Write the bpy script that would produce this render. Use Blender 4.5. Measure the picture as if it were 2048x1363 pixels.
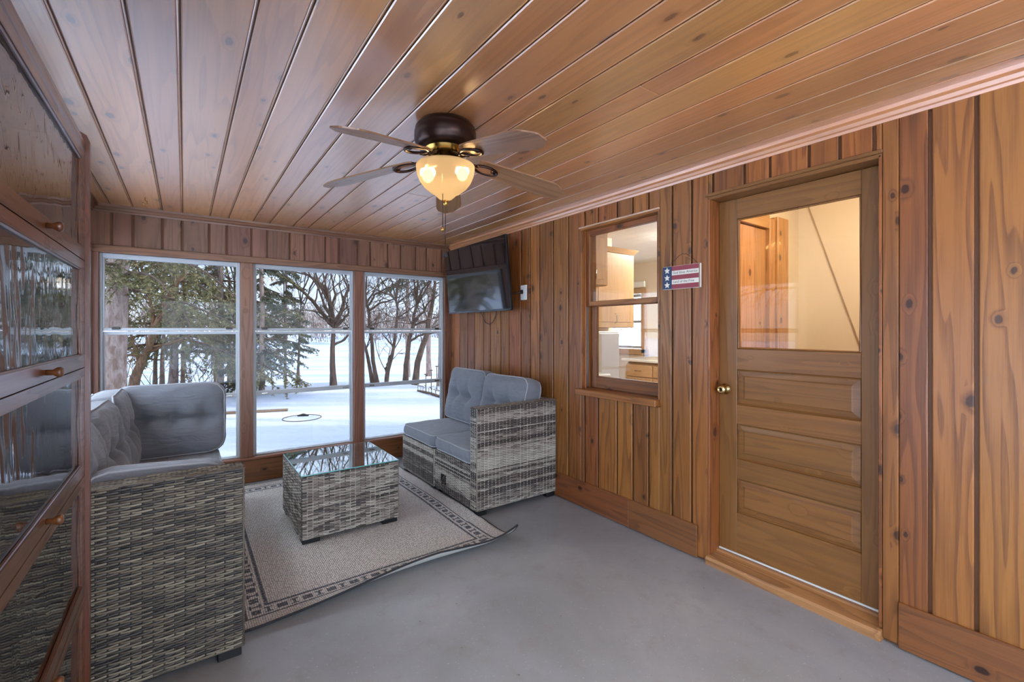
import bpy, bmesh, math, random
from mathutils import Vector, Matrix, noise as mnoise
random.seed(7)
PI = math.pi
for o in list(bpy.data.objects):
    bpy.data.objects.remove(o)
SC = bpy.context.scene
COL = SC.collection

# ------------------------------------------------------------------ camera
FPX = 910.2
YAW = math.radians(35.74)
V0 = 658.5
HC = 1.35
cd = bpy.data.cameras.new('camera')
cam = bpy.data.objects.new('camera', cd)
COL.objects.link(cam)
cam.location = (0, 0, HC)
cam.rotation_euler = (PI / 2, 0, -YAW)
cd.sensor_width = 36
cd.lens = FPX / 2048 * 36
cd.shift_y = (V0 - 681.5) / 2048
cd.clip_start = 0.02
cd.clip_end = 800
SC.camera = cam
SN, CS = math.sin(YAW), math.cos(YAW)


def at(u, v, d):
    """point seen at picture position (u, v) at depth d metres"""
    q = (u - 1024) / FPX
    return Vector((d * (SN + CS * q), d * (CS - SN * q), HC + d * (V0 - v) / FPX))


# ------------------------------------------------------------------ world, sun, exposure
W = bpy.data.worlds.new('sky')
SC.world = W
W.use_nodes = True
wn = W.node_tree
wn.nodes.clear()
wo = wn.nodes.new('ShaderNodeOutputWorld')
wb = wn.nodes.new('ShaderNodeBackground')
wb.inputs[1].default_value = 6.2
tc = wn.nodes.new('ShaderNodeTexCoord')
sx = wn.nodes.new('ShaderNodeSeparateXYZ')
rp = wn.nodes.new('ShaderNodeValToRGB')
rp.color_ramp.elements[0].position = 0.0
rp.color_ramp.elements[0].color = (0.35, 0.38, 0.43, 1)
rp.color_ramp.elements[1].position = 0.7
rp.color_ramp.elements[1].color = (0.86, 0.96, 1.12, 1)
e = rp.color_ramp.elements.new(0.16)
e.color = (0.34, 0.44, 0.60, 1)
wn.links.new(tc.outputs['Generated'], sx.inputs[0])
wn.links.new(sx.outputs[2], rp.inputs[0])
wn.links.new(rp.outputs[0], wb.inputs[0])
wn.links.new(wb.outputs[0], wo.inputs[0])

sl = bpy.data.lights.new('sun', 'SUN')
sl.energy = 1.6
sl.angle = math.radians(0.6)
sl.color = (1.0, 0.86, 0.70)
sun = bpy.data.objects.new('sun', sl)
COL.objects.link(sun)
sdir = Vector((0.81 * math.cos(0.30), -0.58 * math.cos(0.30), math.sin(0.30)))
sun.rotation_euler = sdir.to_track_quat('Z', 'Y').to_euler()
sun.location = (20, -10, 12)

SC.view_settings.view_transform = 'Standard'
SC.view_settings.look = 'None'
SC.view_settings.gamma = 1
SC.view_settings.exposure = 1.12
SC.view_settings.use_curve_mapping = False


# ------------------------------------------------------------------ materials
def lin(r, g, b):
    f = lambda c: (c / 255 / 12.92) if c / 255 <= 0.04045 else ((c / 255 + 0.055) / 1.055) ** 2.4
    return (f(r), f(g), f(b), 1)


class NT:
    def __init__(s, name):
        s.m = bpy.data.materials.new(name)
        s.m.use_nodes = True
        s.t = s.m.node_tree
        s.t.nodes.clear()
        s.out = s.n('ShaderNodeOutputMaterial')

    def n(s, typ, **kw):
        nd = s.t.nodes.new(typ)
        for k, v in kw.items():
            setattr(nd, k, v)
        return nd

    def set(s, sock, v):
        if hasattr(v, 'links') or isinstance(v, bpy.types.NodeSocket):
            s.t.links.new(v, sock)
        else:
            sock.default_value = v

    def math(s, op, a, b=None, c=None, clamp=False):
        nd = s.n('ShaderNodeMath', operation=op, use_clamp=clamp)
        s.set(nd.inputs[0], a)
        if b is not None:
            s.set(nd.inputs[1], b)
        if c is not None:
            s.set(nd.inputs[2], c)
        return nd.outputs[0]

    def vmath(s, op, a, b=None):
        nd = s.n('ShaderNodeVectorMath', operation=op)
        s.set(nd.inputs[0], a)
        if b is not None:
            s.set(nd.inputs[1], b)
        return nd.outputs[0]

    def mix(s, f, a, b, blend='MIX'):
        nd = s.n('ShaderNodeMix', data_type='RGBA', blend_type=blend)
        s.set(nd.inputs[0], f)
        s.set(nd.inputs[6], a)
        s.set(nd.inputs[7], b)
        return nd.outputs[2]

    def smooth(s, v, lo, hi):
        nd = s.n('ShaderNodeMapRange', interpolation_type='SMOOTHSTEP')
        s.set(nd.inputs[0], v)
        nd.inputs[1].default_value = lo
        nd.inputs[2].default_value = hi
        return nd.outputs[0]

    def noise(s, vec, scale, detail=3, rough=0.5, dist=0.0):
        nd = s.n('ShaderNodeTexNoise')
        s.set(nd.inputs['Vector'], vec)
        nd.inputs['Scale'].default_value = scale
        nd.inputs['Detail'].default_value = detail
        nd.inputs['Roughness'].default_value = rough
        nd.inputs['Distortion'].default_value = dist
        return nd.outputs[0]

    def ramp(s, v, stops):
        nd = s.n('ShaderNodeValToRGB')
        s.set(nd.inputs[0], v)
        cr = nd.color_ramp
        while len(cr.elements) < len(stops):
            cr.elements.new(0.5)
        for el, (p, c) in zip(cr.elements, stops):
            el.position = p
            el.color = c
        return nd.outputs[0]

    def bump(s, h, strength=0.3, dist=0.01):
        nd = s.n('ShaderNodeBump')
        nd.inputs['Strength'].default_value = strength
        nd.inputs['Distance'].default_value = dist
        s.set(nd.inputs['Height'], h)
        return nd.outputs[0]

    def bsdf(s, color, rough=0.5, normal=None, **kw):
        p = s.n('ShaderNodeBsdfPrincipled')
        s.set(p.inputs['Base Color'], color)
        s.set(p.inputs['Roughness'], rough)
        if normal is not None:
            s.set(p.inputs['Normal'], normal)
        for k, v in kw.items():
            s.set(p.inputs[k.replace('_', ' ')], v)
        s.t.links.new(p.outputs[0], s.out.inputs[0])
        return p

    def coord(s, which='Object'):
        return s.n('ShaderNodeTexCoord').outputs[which]

    def mapping(s, vec, scale=(1, 1, 1), rot=(0, 0, 0), loc=(0, 0, 0)):
        nd = s.n('ShaderNodeMapping')
        s.set(nd.inputs[0], vec)
        nd.inputs[1].default_value = loc
        nd.inputs[2].default_value = rot
        nd.inputs[3].default_value = scale
        return nd.outputs[0]


def plain(name, col, rough=0.5, **kw):
    t = NT(name)
    t.bsdf(col, rough, **kw)
    return t.m


def wood(name, axis, light, dark, rough=0.38, knots=1.0, coat=0.25, vary=0.5, grain=1.0, coat_rough=0.22, wear=0.0, kz=4.5, coat_ior=1.5, hv=0.016):
    """knotty softwood, grain along the given local axis; every board takes its own piece of it"""
    t = NT(name)
    c = t.coord()
    oi = t.n('ShaderNodeObjectInfo')
    rnd = oi.outputs['Random']
    rot = {'X': (0, -PI / 2, 0), 'Y': (PI / 2, 0, 0), 'Z': (0, 0, 0)}[axis]
    v = t.mapping(c, rot=rot)
    off = t.n('ShaderNodeCombineXYZ')
    t.set(off.inputs[0], t.math('MULTIPLY', rnd, 37.0))
    t.set(off.inputs[1], t.math('MULTIPLY', rnd, 91.0))
    t.set(off.inputs[2], t.math('MULTIPLY', rnd, 53.0))
    v = t.vmath('ADD', v, off.outputs[0])
    # knots
    sv = t.n('ShaderNodeSeparateXYZ')
    t.set(sv.inputs[0], v)
    kv = t.n('ShaderNodeCombineXYZ')
    t.set(kv.inputs[0], t.math('MULTIPLY', t.math('ADD', sv.outputs[0], sv.outputs[1]), 7.0))
    t.set(kv.inputs[1], t.math('MULTIPLY', sv.outputs[2], kz))
    vo = t.n('ShaderNodeTexVoronoi', voronoi_dimensions='2D')
    t.set(vo.inputs['Vector'], kv.outputs[0])
    vo.inputs['Scale'].default_value = 1.0
    kd = vo.outputs['Distance']
    kc = t.n('ShaderNodeSeparateColor')
    t.set(kc.inputs[0], vo.outputs['Color'])
    pick = t.math('GREATER_THAN', kc.outputs[0], 0.66)
    size = t.math('MULTIPLY_ADD', kc.outputs[1], 0.085, 0.045)
    wob = t.noise(v, 60, 2)
    kdw = t.math('ADD', kd, t.math('MULTIPLY', t.math('SUBTRACT', wob, 0.5), 0.05))
    rel = t.math('DIVIDE', kdw, size)
    knot = t.math('MULTIPLY', t.smooth(rel, 1.15, 0.7), pick)
    halo = t.math('MULTIPLY', t.smooth(rel, 2.6, 0.9), pick)
    # grain rings
    gv = t.mapping(v, scale=(7, 7, 0.45))
    big = t.noise(gv, 1.0, 2, 0.5)
    ringin = t.math('ADD', t.math('MULTIPLY', big, 11.0), t.math('MULTIPLY', halo, 0.9))
    ring = t.math('FRACT', ringin)
    ring = t.math('MULTIPLY', t.smooth(ring, 0.25, 0.95), t.smooth(ring, 1.0, 0.93))
    fine = t.noise(t.mapping(v, scale=(170, 170, 5)), 1.0, 2, 0.6)
    streak = t.noise(t.mapping(v, scale=(28, 28, 0.8)), 1.0, 3, 0.6)
    g = t.math('ADD', t.math('MULTIPLY', ring, 0.54 * grain), t.math('MULTIPLY', t.math('SUBTRACT', fine, 0.5), 0.8 * grain))
    g = t.math('ADD', g, t.math('MULTIPLY', t.math('SUBTRACT', streak, 0.45), 0.9), clamp=True)
    col = t.mix(g, light, dark)
    deep = (dark[0] * 0.30, dark[1] * 0.24, dark[2] * 0.2, 1)
    col = t.mix(t.math('MULTIPLY', halo, 0.35 * knots), col, dark)
    col = t.mix(t.math('MULTIPLY', knot, 0.85 * knots), col, deep)
    if wear:
        wn_ = t.noise(t.mapping(v, scale=(60, 60, 9)), 1.0, 4, 0.7)
        col = t.mix(t.math('MULTIPLY', t.smooth(wn_, 0.62, 0.75), wear), col, (min(1, light[0] * 1.5), min(1, light[1] * 1.6), min(1, light[2] * 1.8), 1))
    hs = t.n('ShaderNodeHueSaturation')
    t.set(hs.inputs['Color'], col)
    r2 = t.math('FRACT', t.math('MULTIPLY', rnd, 7.31))
    t.set(hs.inputs['Value'], t.math('MULTIPLY_ADD', rnd, vary, 1.0 - vary / 2))
    t.set(hs.inputs['Hue'], t.math('MULTIPLY_ADD', r2, hv, 0.5 - hv / 2))
    nrm = t.bump(t.math('ADD', g, t.math('MULTIPLY', knot, -0.5)), 0.12, 0.004)
    t.bsdf(hs.outputs[0], t.math('MULTIPLY_ADD', g, 0.12, rough), nrm, Coat_Weight=coat, Coat_Roughness=coat_rough, Coat_IOR=coat_ior)
    return t.m


PL, PD = (0.285, 0.100, 0.021, 1), (0.095, 0.026, 0.0045, 1)
pine = {a: wood('pine_wall_' + a.lower(), a, PL, PD, coat=0.10) for a in 'XYZ'}
CLt, CDk = (0.62, 0.265, 0.072, 1), (0.33, 0.115, 0.026, 1)
pine_ceil = {a: wood('pine_ceiling_' + a.lower(), a, CLt, CDk, rough=0.34, coat=1.0, coat_rough=0.33, vary=0.35, kz=3.2, coat_ior=3.7, grain=0.7) for a in 'XYZ'}
RL, RD = (0.23, 0.098, 0.050, 1), (0.115, 0.042, 0.019, 1)
redpine = {a: wood('pine_far_wall_' + a.lower(), a, RL, RD, rough=0.45, vary=0.5) for a in 'XYZ'}
BL, BD = (0.20, 0.068, 0.017, 1), (0.09, 0.027, 0.007, 1)
redtrim = {a: wood('pine_post_' + a.lower(), a, RL, RD, rough=0.45, vary=0.25, knots=0.0) for a in 'XYZ'}
basewood = {a: wood('pine_baseboard_' + a.lower(), a, BL, BD, rough=0.35, vary=0.3, knots=1.2) for a in 'XYZ'}
DL, DD = (0.225, 0.093, 0.022, 1), (0.115, 0.039, 0.008, 1)
doorwood = {a: wood('door_wood_' + a.lower(), a, DL, DD, rough=0.40, knots=0.0, vary=0.22, grain=0.7, wear=0.35, hv=0.004, coat=0.12) for a in 'XYZ'}
threshwood = wood('threshold_wood', 'Y', (0.32, 0.15, 0.05, 1), (0.14, 0.055, 0.02, 1), rough=0.5, knots=0, wear=0.9)
casewood = {a: wood('bookcase_wood_' + a.lower(), a, (0.15, 0.05, 0.017, 1), (0.07, 0.021, 0.008, 1), rough=0.3, knots=0.0, vary=0.2, coat=0.5, coat_rough=0.15) for a in 'XYZ'}
maple = {a: wood('maple_' + a.lower(), a, (0.60, 0.38, 0.20, 1), (0.45, 0.25, 0.11, 1), rough=0.4, knots=0, vary=0.15, grain=0.5) for a in 'XYZ'}
honey = {a: wood('honey_pine_' + a.lower(), a, (0.52, 0.26, 0.085, 1), (0.34, 0.145, 0.04, 1), coat=0.1, vary=0.2) for a in 'XYZ'}
channel = plain('channel_wood', (0.14, 0.05, 0.014, 1), 0.5)
bladewood = wood('blade_wood', 'X', (0.30, 0.155, 0.075, 1), (0.16, 0.075, 0.033, 1), rough=0.32, knots=0, vary=0.1, coat=0.3)
cream = plain('cream_paint', lin(236, 220, 190), 0.6)
kwall = plain('kitchen_paint', lin(230, 215, 195), 0.6)
kceil = plain('white_ceiling_paint', lin(240, 238, 234), 0.7)
whiteframe = plain('white_vinyl', lin(178, 182, 185), 0.35)
latchmat = plain('dark_latch', lin(70, 66, 62), 0.4)
bronze = plain('dark_bronze', lin(52, 34, 28), 0.3, Metallic=0.7)
brass = plain('antique_brass', lin(190, 150, 80), 0.25, Metallic=1.0)
knobbrass = plain('polished_brass', lin(200, 175, 120), 0.18, Metallic=1.0)
blackplastic = plain('black_plastic', lin(24, 26, 28), 0.4)
tvbezel = plain('tv_bezel', lin(14, 15, 17), 0.25)
wplate = plain('white_plate', lin(215, 215, 210), 0.4)
white_enamel = plain('white_enamel', lin(238, 238, 236), 0.15)
greymetal = plain('grey_appliance', lin(165, 165, 165), 0.3, Metallic=0.3)
chrome = plain('satin_nickel', lin(180, 178, 170), 0.25, Metallic=1.0)
snowmat = None


def screen_mat():
    t = NT('tv_screen')
    t.bsdf((0.006, 0.006, 0.007, 1), 0.06, Specular_IOR_Level=0.9, Coat_Weight=0.8, Coat_Roughness=0.04)
    return t.m


def glass_mat(name, tint=(0.97, 0.985, 0.98, 1), boost=1.0, rough=0.0, wavy=0.0, base=0.0):
    t = NT(name)
    tr = t.n('ShaderNodeBsdfTransparent')
    tr.inputs[0].default_value = tint
    gl = t.n('ShaderNodeBsdfGlossy')
    gl.inputs['Roughness'].default_value = rough
    fr = t.n('ShaderNodeFresnel')
    ge = t.n('ShaderNodeNewGeometry')
    t.set(fr.inputs[0], t.math('MULTIPLY_ADD', ge.outputs['Backfacing'], 1 / 1.5 - 1.5, 1.5))
    if wavy:
        c = t.coord()
        w = t.noise(t.mapping(c, scale=(1, 5, 1.6)), 2.0, 2, 0.5, 0.4)
        b = t.bump(w, wavy, 0.02)
        t.set(gl.inputs['Normal'], b)
    f = t.math('MULTIPLY_ADD', fr.outputs[0], boost, base, clamp=True)
    mx = t.n('ShaderNodeMixShader')
    t.set(mx.inputs[0], f)
    t.t.links.new(tr.outputs[0], mx.inputs[1])
    t.t.links.new(gl.outputs[0], mx.inputs[2])
    t.t.links.new(mx.outputs[0], t.out.inputs[0])
    return t.m


winglass = glass_mat('window_glass')
farglass = glass_mat('tinted_window_glass', (0.445, 0.45, 0.455, 1), 0.35)
doorglass = glass_mat('door_glass', (0.95, 0.93, 0.90, 1), 0.4)
caseglass = glass_mat('old_bookcase_glass', (0.80, 0.86, 0.88, 1), 1.3, 0.015, 0.13)
tableglass = glass_mat('table_glass', (0.78, 0.90, 0.88, 1), 2.0, 0.02, 0.0, 0.16)
edgeglass = plain('glass_edge', lin(110, 185, 185), 0.1)


def concrete():
    t = NT('painted_concrete')
    c = t.coord()
    n1 = t.noise(c, 1.3, 5, 0.6, 0.6)
    n2 = t.noise(c, 9, 4, 0.65)
    n3 = t.noise(c, 120, 2, 0.6)
    col = t.ramp(n1, [(0.3, lin(128, 128, 128)), (0.5, lin(139, 139, 141)), (0.72, lin(152, 151, 150))])
    col = t.mix(t.math('MULTIPLY', t.smooth(n2, 0.5, 0.8), 0.45), col, lin(124, 114, 106))
    col = t.mix(t.math('MULTIPLY', t.smooth(n3, 0.66, 0.74), 0.5), col, lin(190, 188, 184))
    col = t.mix(t.smooth(t.noise(c, 35, 3, 0.5), 0.74, 0.78), col, lin(80, 70, 62))
    r = t.math('MULTIPLY_ADD', n2, 0.25, 0.30)
    t.bsdf(col, r, t.bump(t.math('ADD', n2, t.math('MULTIPLY', n3, 0.3)), 0.08, 0.01), Coat_Weight=0.4, Coat_Roughness=0.3)
    return t.m


concrete_m = concrete()


def fabric(name, col):
    t = NT(name)
    c = t.coord()
    n1 = t.noise(c, 420, 2, 0.6)
    n2 = t.noise(t.mapping(c, scale=(30, 30, 300)), 1.0, 2)
    cc = t.mix(t.math('MULTIPLY', n1, 0.7), (col[0] * 1.2, col[1] * 1.2, col[2] * 1.2, 1), (col[0] * 0.72, col[1] * 0.72, col[2] * 0.72, 1))
    wr = t.noise(t.mapping(c, scale=(4, 4, 14)), 1.6, 3, 0.5, 1.2)
    h = t.math('ADD', t.math('MULTIPLY', n1, 0.06), wr)
    t.bsdf(cc, 0.85, t.bump(h, 0.7, 0.016), Sheen_Weight=0.25)
    return t.m


grey_fabric = fabric('grey_cushion_fabric', lin(114, 118, 126))
piping_m = plain('grey_piping', lin(160, 163, 168), 0.8)


def weave_mat():
    t = NT('rattan_strands')
    a = t.n('ShaderNodeVertexColor', layer_name='tone')
    c = t.coord()
    n1 = t.noise(c, 260, 2, 0.6)
    col = t.mix(t.math('MULTIPLY', n1, 0.5), a.outputs[0], (0.05, 0.042, 0.036, 1))
    t.bsdf(col, 0.42)
    return t.m


weave_m = weave_mat()
frame_dark = plain('rattan_dark_core', lin(46, 40, 36), 0.7)  # dark brown body behind the woven strands


def snow_mat():
    t = NT('snow')
    c = t.coord()
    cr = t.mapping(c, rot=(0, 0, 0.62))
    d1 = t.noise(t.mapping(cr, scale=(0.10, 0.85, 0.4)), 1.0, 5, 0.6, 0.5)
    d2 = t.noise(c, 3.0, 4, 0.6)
    col = t.mix(t.smooth(d1, 0.35, 0.7), lin(178, 190, 214), lin(238, 238, 240))  # lawn streaks painted into the snow colour in place of tree shadows
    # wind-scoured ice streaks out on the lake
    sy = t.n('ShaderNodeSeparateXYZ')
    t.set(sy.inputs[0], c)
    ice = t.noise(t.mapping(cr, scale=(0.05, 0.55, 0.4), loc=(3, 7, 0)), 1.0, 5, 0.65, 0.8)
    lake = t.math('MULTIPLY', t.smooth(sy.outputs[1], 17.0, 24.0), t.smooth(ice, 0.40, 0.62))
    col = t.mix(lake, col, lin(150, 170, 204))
    sp = t.noise(c, 9.0, 2, 0.5)
    col = t.mix(t.math('MULTIPLY', t.smooth(sp, 0.735, 0.76), 0.7), col, lin(120, 105, 95))
    h = t.math('ADD', t.math('MULTIPLY', d1, 1.6), t.math('MULTIPLY', d2, 0.25))
    t.bsdf(col, 0.7, t.bump(h, 0.6, 0.25))
    return t.m


snowmat = snow_mat()


def bark(name, a, b, sc=1.0):
    t = NT(name)
    c = t.coord()
    n1 = t.noise(t.mapping(c, scale=(14 * sc, 14 * sc, 5 * sc)), 1.0, 4, 0.7, 0.8)
    n2 = t.noise(c, 45 * sc, 3, 0.6)
    col = t.mix(t.smooth(n1, 0.35, 0.65), a, b)
    col = t.mix(t.math('MULTIPLY', n2, 0.5), col, (a[0] * 0.6, a[1] * 0.6, a[2] * 0.6, 1))
    t.bsdf(col, 0.9, t.bump(n1, 0.8, 0.03))
    return t.m


bark_spruce = bark('spruce_bark', lin(140, 116, 104), lin(196, 176, 166))
bark_brown = bark('brown_bark', lin(84, 68, 58), lin(132, 110, 94))
bark_warm = bark('warm_bark', lin(124, 96, 74), lin(186, 148, 116))


def foliage_mat(name, a, b):
    t = NT(name)
    g = t.n('ShaderNodeNewGeometry')
    col = t.mix(g.outputs['Random Per Island'], a, b)
    t.bsdf(col, 0.7)
    return t.m


needles = foliage_mat('spruce_needles', lin(88, 94, 60), lin(160, 146, 98))
needles2 = foliage_mat('dark_needles', lin(66, 80, 68), lin(122, 126, 96))
brush_m = foliage_mat('distant_brush', lin(112, 94, 84), lin(160, 140, 128))


# ------------------------------------------------------------------ mesh helpers
def link(o, parent=None):
    COL.objects.link(o)
    if parent is not None:
        o.parent = parent
    return o


def mesh(name, verts, faces, mat, parent=None, smooth=False, loc=(0, 0, 0), rot=None, fix=True):
    me = bpy.data.meshes.new(name)
    me.from_pydata([tuple(v) for v in verts], [], faces)
    if fix:
        bm = bmesh.new()
        bm.from_mesh(me)
        bmesh.ops.recalc_face_normals(bm, faces=bm.faces)
        bm.to_mesh(me)
        bm.free()
    if smooth:
        me.polygons.foreach_set('use_smooth', [True] * len(me.polygons))
    if mat:
        me.materials.append(mat)
    o = bpy.data.objects.new(name, me)
    o.location = loc
    if rot:
        o.rotation_euler = rot
    return link(o, parent)


def empty(name, loc=(0, 0, 0), rot=(0, 0, 0), parent=None):
    o = bpy.data.objects.new(name, None)
    o.location = loc
    o.rotation_euler = rot
    o.empty_display_size = 0.1
    return link(o, parent)


def tag(o, label=None, cat=None, group=None, kind=None):
    if label:
        o['label'] = label
    if cat:
        o['category'] = cat
    if group:
        o['group'] = group
    if kind:
        o['kind'] = kind
    return o


def struct(o, label, cat=None):
    return tag(o, label, cat, None, 'structure')


def box(name, lo, hi, mat, parent=None, bevel=0.0, seg=1):
    c = [(a + b) / 2 for a, b in zip(lo, hi)]
    s = [abs(b - a) for a, b in zip(lo, hi)]
    bm = bmesh.new()
    bmesh.ops.create_cube(bm, size=1)
    bmesh.ops.scale(bm, vec=s, verts=bm.verts)
    if bevel:
        bmesh.ops.bevel(bm, geom=bm.edges[:], offset=min(bevel, min(s) * 0.45), segments=seg, affect='EDGES', profile=0.5)
    me = bpy.data.meshes.new(name)
    bm.to_mesh(me)
    bm.free()
    if seg > 1:
        me.polygons.foreach_set('use_smooth', [True] * len(me.polygons))
    if mat:
        me.materials.append(mat)
    o = bpy.data.objects.new(name, me)
    o.location = c
    return link(o, parent)


def boxes(name, lst, mat, parent=None):
    """several boxes that are one solid piece, e.g. a wall around its openings"""
    V, F = [], []
    for lo, hi in lst:
        b = len(V)
        for x in (lo[0], hi[0]):
            for y in (lo[1], hi[1]):
                for z in (lo[2], hi[2]):
                    V.append((x, y, z))
        for f in ((0, 1, 3, 2), (4, 6, 7, 5), (0, 4, 5, 1), (2, 3, 7, 6), (0, 2, 6, 4), (1, 5, 7, 3)):
            F.append([b + i for i in f])
    return mesh(name, V, F, mat, parent)


def lathe_data(prof, n=40):
    V, F = [], []
    for r, z in prof:
        for i in range(n):
            a = 2 * PI * i / n
            V.append((r * math.cos(a), r * math.sin(a), z))
    m = len(prof)
    for k in range(m - 1):
        for i in range(n):
            j = (i + 1) % n
            F.append((k * n + i, k * n + j, (k + 1) * n + j, (k + 1) * n + i))
    return V, F


def lathe(name, prof, mat, parent=None, n=40, loc=(0, 0, 0), rot=None):
    V, F = lathe_data(prof, n)
    return mesh(name, V, F, mat, parent, True, loc, rot)


def tube_into(V, F, pts, rad, n=6, closed=False, cap=True):
    pts = [Vector(p) for p in pts]
    m = len(pts)
    if not hasattr(rad, '__len__'):
        rad = [rad] * m
    b = len(V)
    up = Vector((0.13, 0.21, 0.97))
    for i, p in enumerate(pts):
        if closed:
            d = pts[(i + 1) % m] - pts[i - 1]
        else:
            d = pts[min(i + 1, m - 1)] - pts[max(i - 1, 0)]
        d = d.normalized() if d.length > 1e-9 else Vector((0, 0, 1))
        s = d.cross(up)
        if s.length < 0.05:
            s = d.cross(Vector((1, 0, 0)))
        s.normalize()
        w = s.cross(d)
        for k in range(n):
            a = 2 * PI * k / n
            V.append(p + (s * math.cos(a) + w * math.sin(a)) * rad[i])
    for i in range(m if closed else m - 1):
        i2 = (i + 1) % m
        for k in range(n):
            k2 = (k + 1) % n
            F.append((b + i * n + k, b + i * n + k2, b + i2 * n + k2, b + i2 * n + k))
    if cap and not closed and n > 2:
        F.append([b + k for k in range(n)][::-1])
        F.append([b + (m - 1) * n + k for k in range(n)])


def tube(name, pts, rad, mat, parent=None, n=8, closed=False, smooth=True, loc=(0, 0, 0)):
    V, F = [], []
    tube_into(V, F, pts, rad, n, closed)
    return mesh(name, V, F, mat, parent, smooth, loc)


def prism(name, poly, axis, a, b, mat, parent=None, bevel=0.0):
    """extrude a 2D polygon along an axis from a to b; poly is given in the two other axes in order"""
    V = []
    for t in (a, b):
        for p, q in poly:
            V.append({'X': (t, p, q), 'Y': (p, t, q), 'Z': (p, q, t)}[axis])
    n = len(poly)
    F = [list(range(n)), list(range(n, 2 * n))]
    for i in range(n):
        j = (i + 1) % n
        F.append((i, j, n + j, n + i))
    cx = [sum(v[k] for v in V) / len(V) for k in range(3)]
    V = [(v[0] - cx[0], v[1] - cx[1], v[2] - cx[2]) for v in V]
    return mesh(name, V, F, mat, parent, False, cx)


# ================================================================== SETTING
D = 2.469       # right wall face
YF = 4.615      # far wall face
XL = -0.57      # left wall face
YB = -1.6       # back wall face
ZC = 2.30       # ceiling
GAP = 0.013

# floor
fl = box('floor', (XL - 0.12, YB - 0.12, -0.16), (D + 0.14, YF + 0.12, 0.0), concrete_m)
struct(fl, 'grey painted concrete porch floor', 'floor')

# ceiling with its planks
ce = box('ceiling', (XL - 0.12, YB - 0.12, ZC + 0.008), (D + 0.14, YF + 0.12, ZC + 0.12), channel)
struct(ce, 'varnished knotty pine plank ceiling', 'ceiling')
ceo = ce.location.copy()


def cbox(name, lo, hi, mat, par, off, bevel=0.0):
    return box(name, [a - b for a, b in zip(lo, off)], [a - b for a, b in zip(hi, off)], mat, par, bevel)


CG = [-0.62, -0.463, -0.327, -0.145, -0.015, 0.172, 0.305, 0.488, 0.618, 0.808, 0.938, 1.123, 1.256, 1.44, 1.575, 1.755, 1.912, 2.087, 2.225, 2.36, 2.50]
joints = {10: [2.30], 13: [1.15], 17: [2.85], 6: [-0.4], 15: [3.3], 3: [0.4], 9: [0.35], 12: [3.0]}
for i in range(len(CG) - 1):
    a, b = CG[i] + GAP / 2, CG[i + 1] - GAP / 2
    ys = [YB] + joints.get(i, []) + [YF]
    for k in range(len(ys) - 1):
        y0 = ys[k] + (0.0015 if k else 0)
        cbox('plank', (a, y0, ZC), (b, ys[k + 1], ZC + 0.0075), pine_ceil['Y'], ce, ceo, 0.0035)
        # rounded bead run beside the groove
        V, F = [], []
    bead = [(CG[i + 1] - ceo.x - 0.002, ys[0] - ceo.y, ZC + 0.006 - ceo.z), (CG[i + 1] - ceo.x - 0.002, ys[-1] - ceo.y, ZC + 0.006 - ceo.z)]
    if CG[i + 1] < D:
        tube('bead', bead, 0.0042, pine_ceil['Y'], ce, 6)

# right wall: solid wall round the openings, planks on its face
KW = (1.808, 2.521, 0.90, 2.115)     # kitchen window opening y0 y1 z0 z1
DW = (0.667, 1.478, 0.0, 2.11)       # door opening
xa, xb = D + 0.008, D + 0.15
wr = boxes('wall_right', [((xa, YB, 0), (xb, DW[0], ZC)), ((xa, DW[0], DW[3]), (xb, DW[1], ZC)), ((xa, DW[1], 0), (xb, KW[0], ZC)),
                          ((xa, KW[0], 0), (xb, KW[1], KW[2])), ((xa, KW[0], KW[3]), (xb, KW[1], ZC)), ((xa, KW[1], 0), (xb, YF + 0.12, ZC))], channel)
struct(wr, 'knotty pine plank wall with door and kitchen window', 'wall')


def wplank(y0, y1, z0, z1, chan=(1, 1)):
    g0, g1 = (GAP / 2 if chan[0] else 0.0008), (GAP / 2 if chan[1] else 0.0008)
    box('plank', (D - 0.008, y0 + g0, z0), (D + 0.0085, y1 - g1, z1), pine['Z'], wr, 0.004)


ZB, ZT = 0.17, ZC - 0.02
full = [4.63, 4.553, 4.41, 4.234, 4.097, 3.918, 3.79, 3.608, 3.471, 3.284, 3.15, 3.019, 2.84, 2.659]
for i in range(len(full) - 1):
    wplank(full[i + 1], full[i], ZB, ZT)
wplank(KW[1], 2.659, ZB, ZT, (0, 1))
seg = [KW[1], 2.479, 2.34, 2.161, 2.023, 1.893, KW[0]]
for i in range(6):
    wplank(seg[i + 1], seg[i], ZB, KW[2] - 0.045, (i < 5, i > 0))
    wplank(seg[i + 1], seg[i], KW[3] + 0.012, ZT, (i < 5, i > 0))
wplank(1.716, KW[0], ZB, ZT, (1, 0))
wplank(1.582, 1.716, ZB, ZT)
wplank(DW[1], 1.582, 0.012, ZT, (0, 1))
seg = [DW[1], 1.447, 1.266, 1.134, 0.953, 0.824, 0.695, DW[0]]
for i in range(7):
    wplank(seg[i + 1], seg[i], DW[3] + 0.02, ZT, (i < 6, i > 0))
wplank(0.609, DW[0], 0.012, ZT, (0, 0))
wplank(0.51, 0.609, ZB, ZT, (1, 0))
near = [0.51, 0.376, 0.225, 0.095, -0.06, -0.2, -0.38, -0.5, -0.7, -0.85, -1.02, -1.2, -1.35, -1.61]
for i in range(len(near) - 1):
    wplank(near[i + 1], near[i], ZB, ZT)

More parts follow.
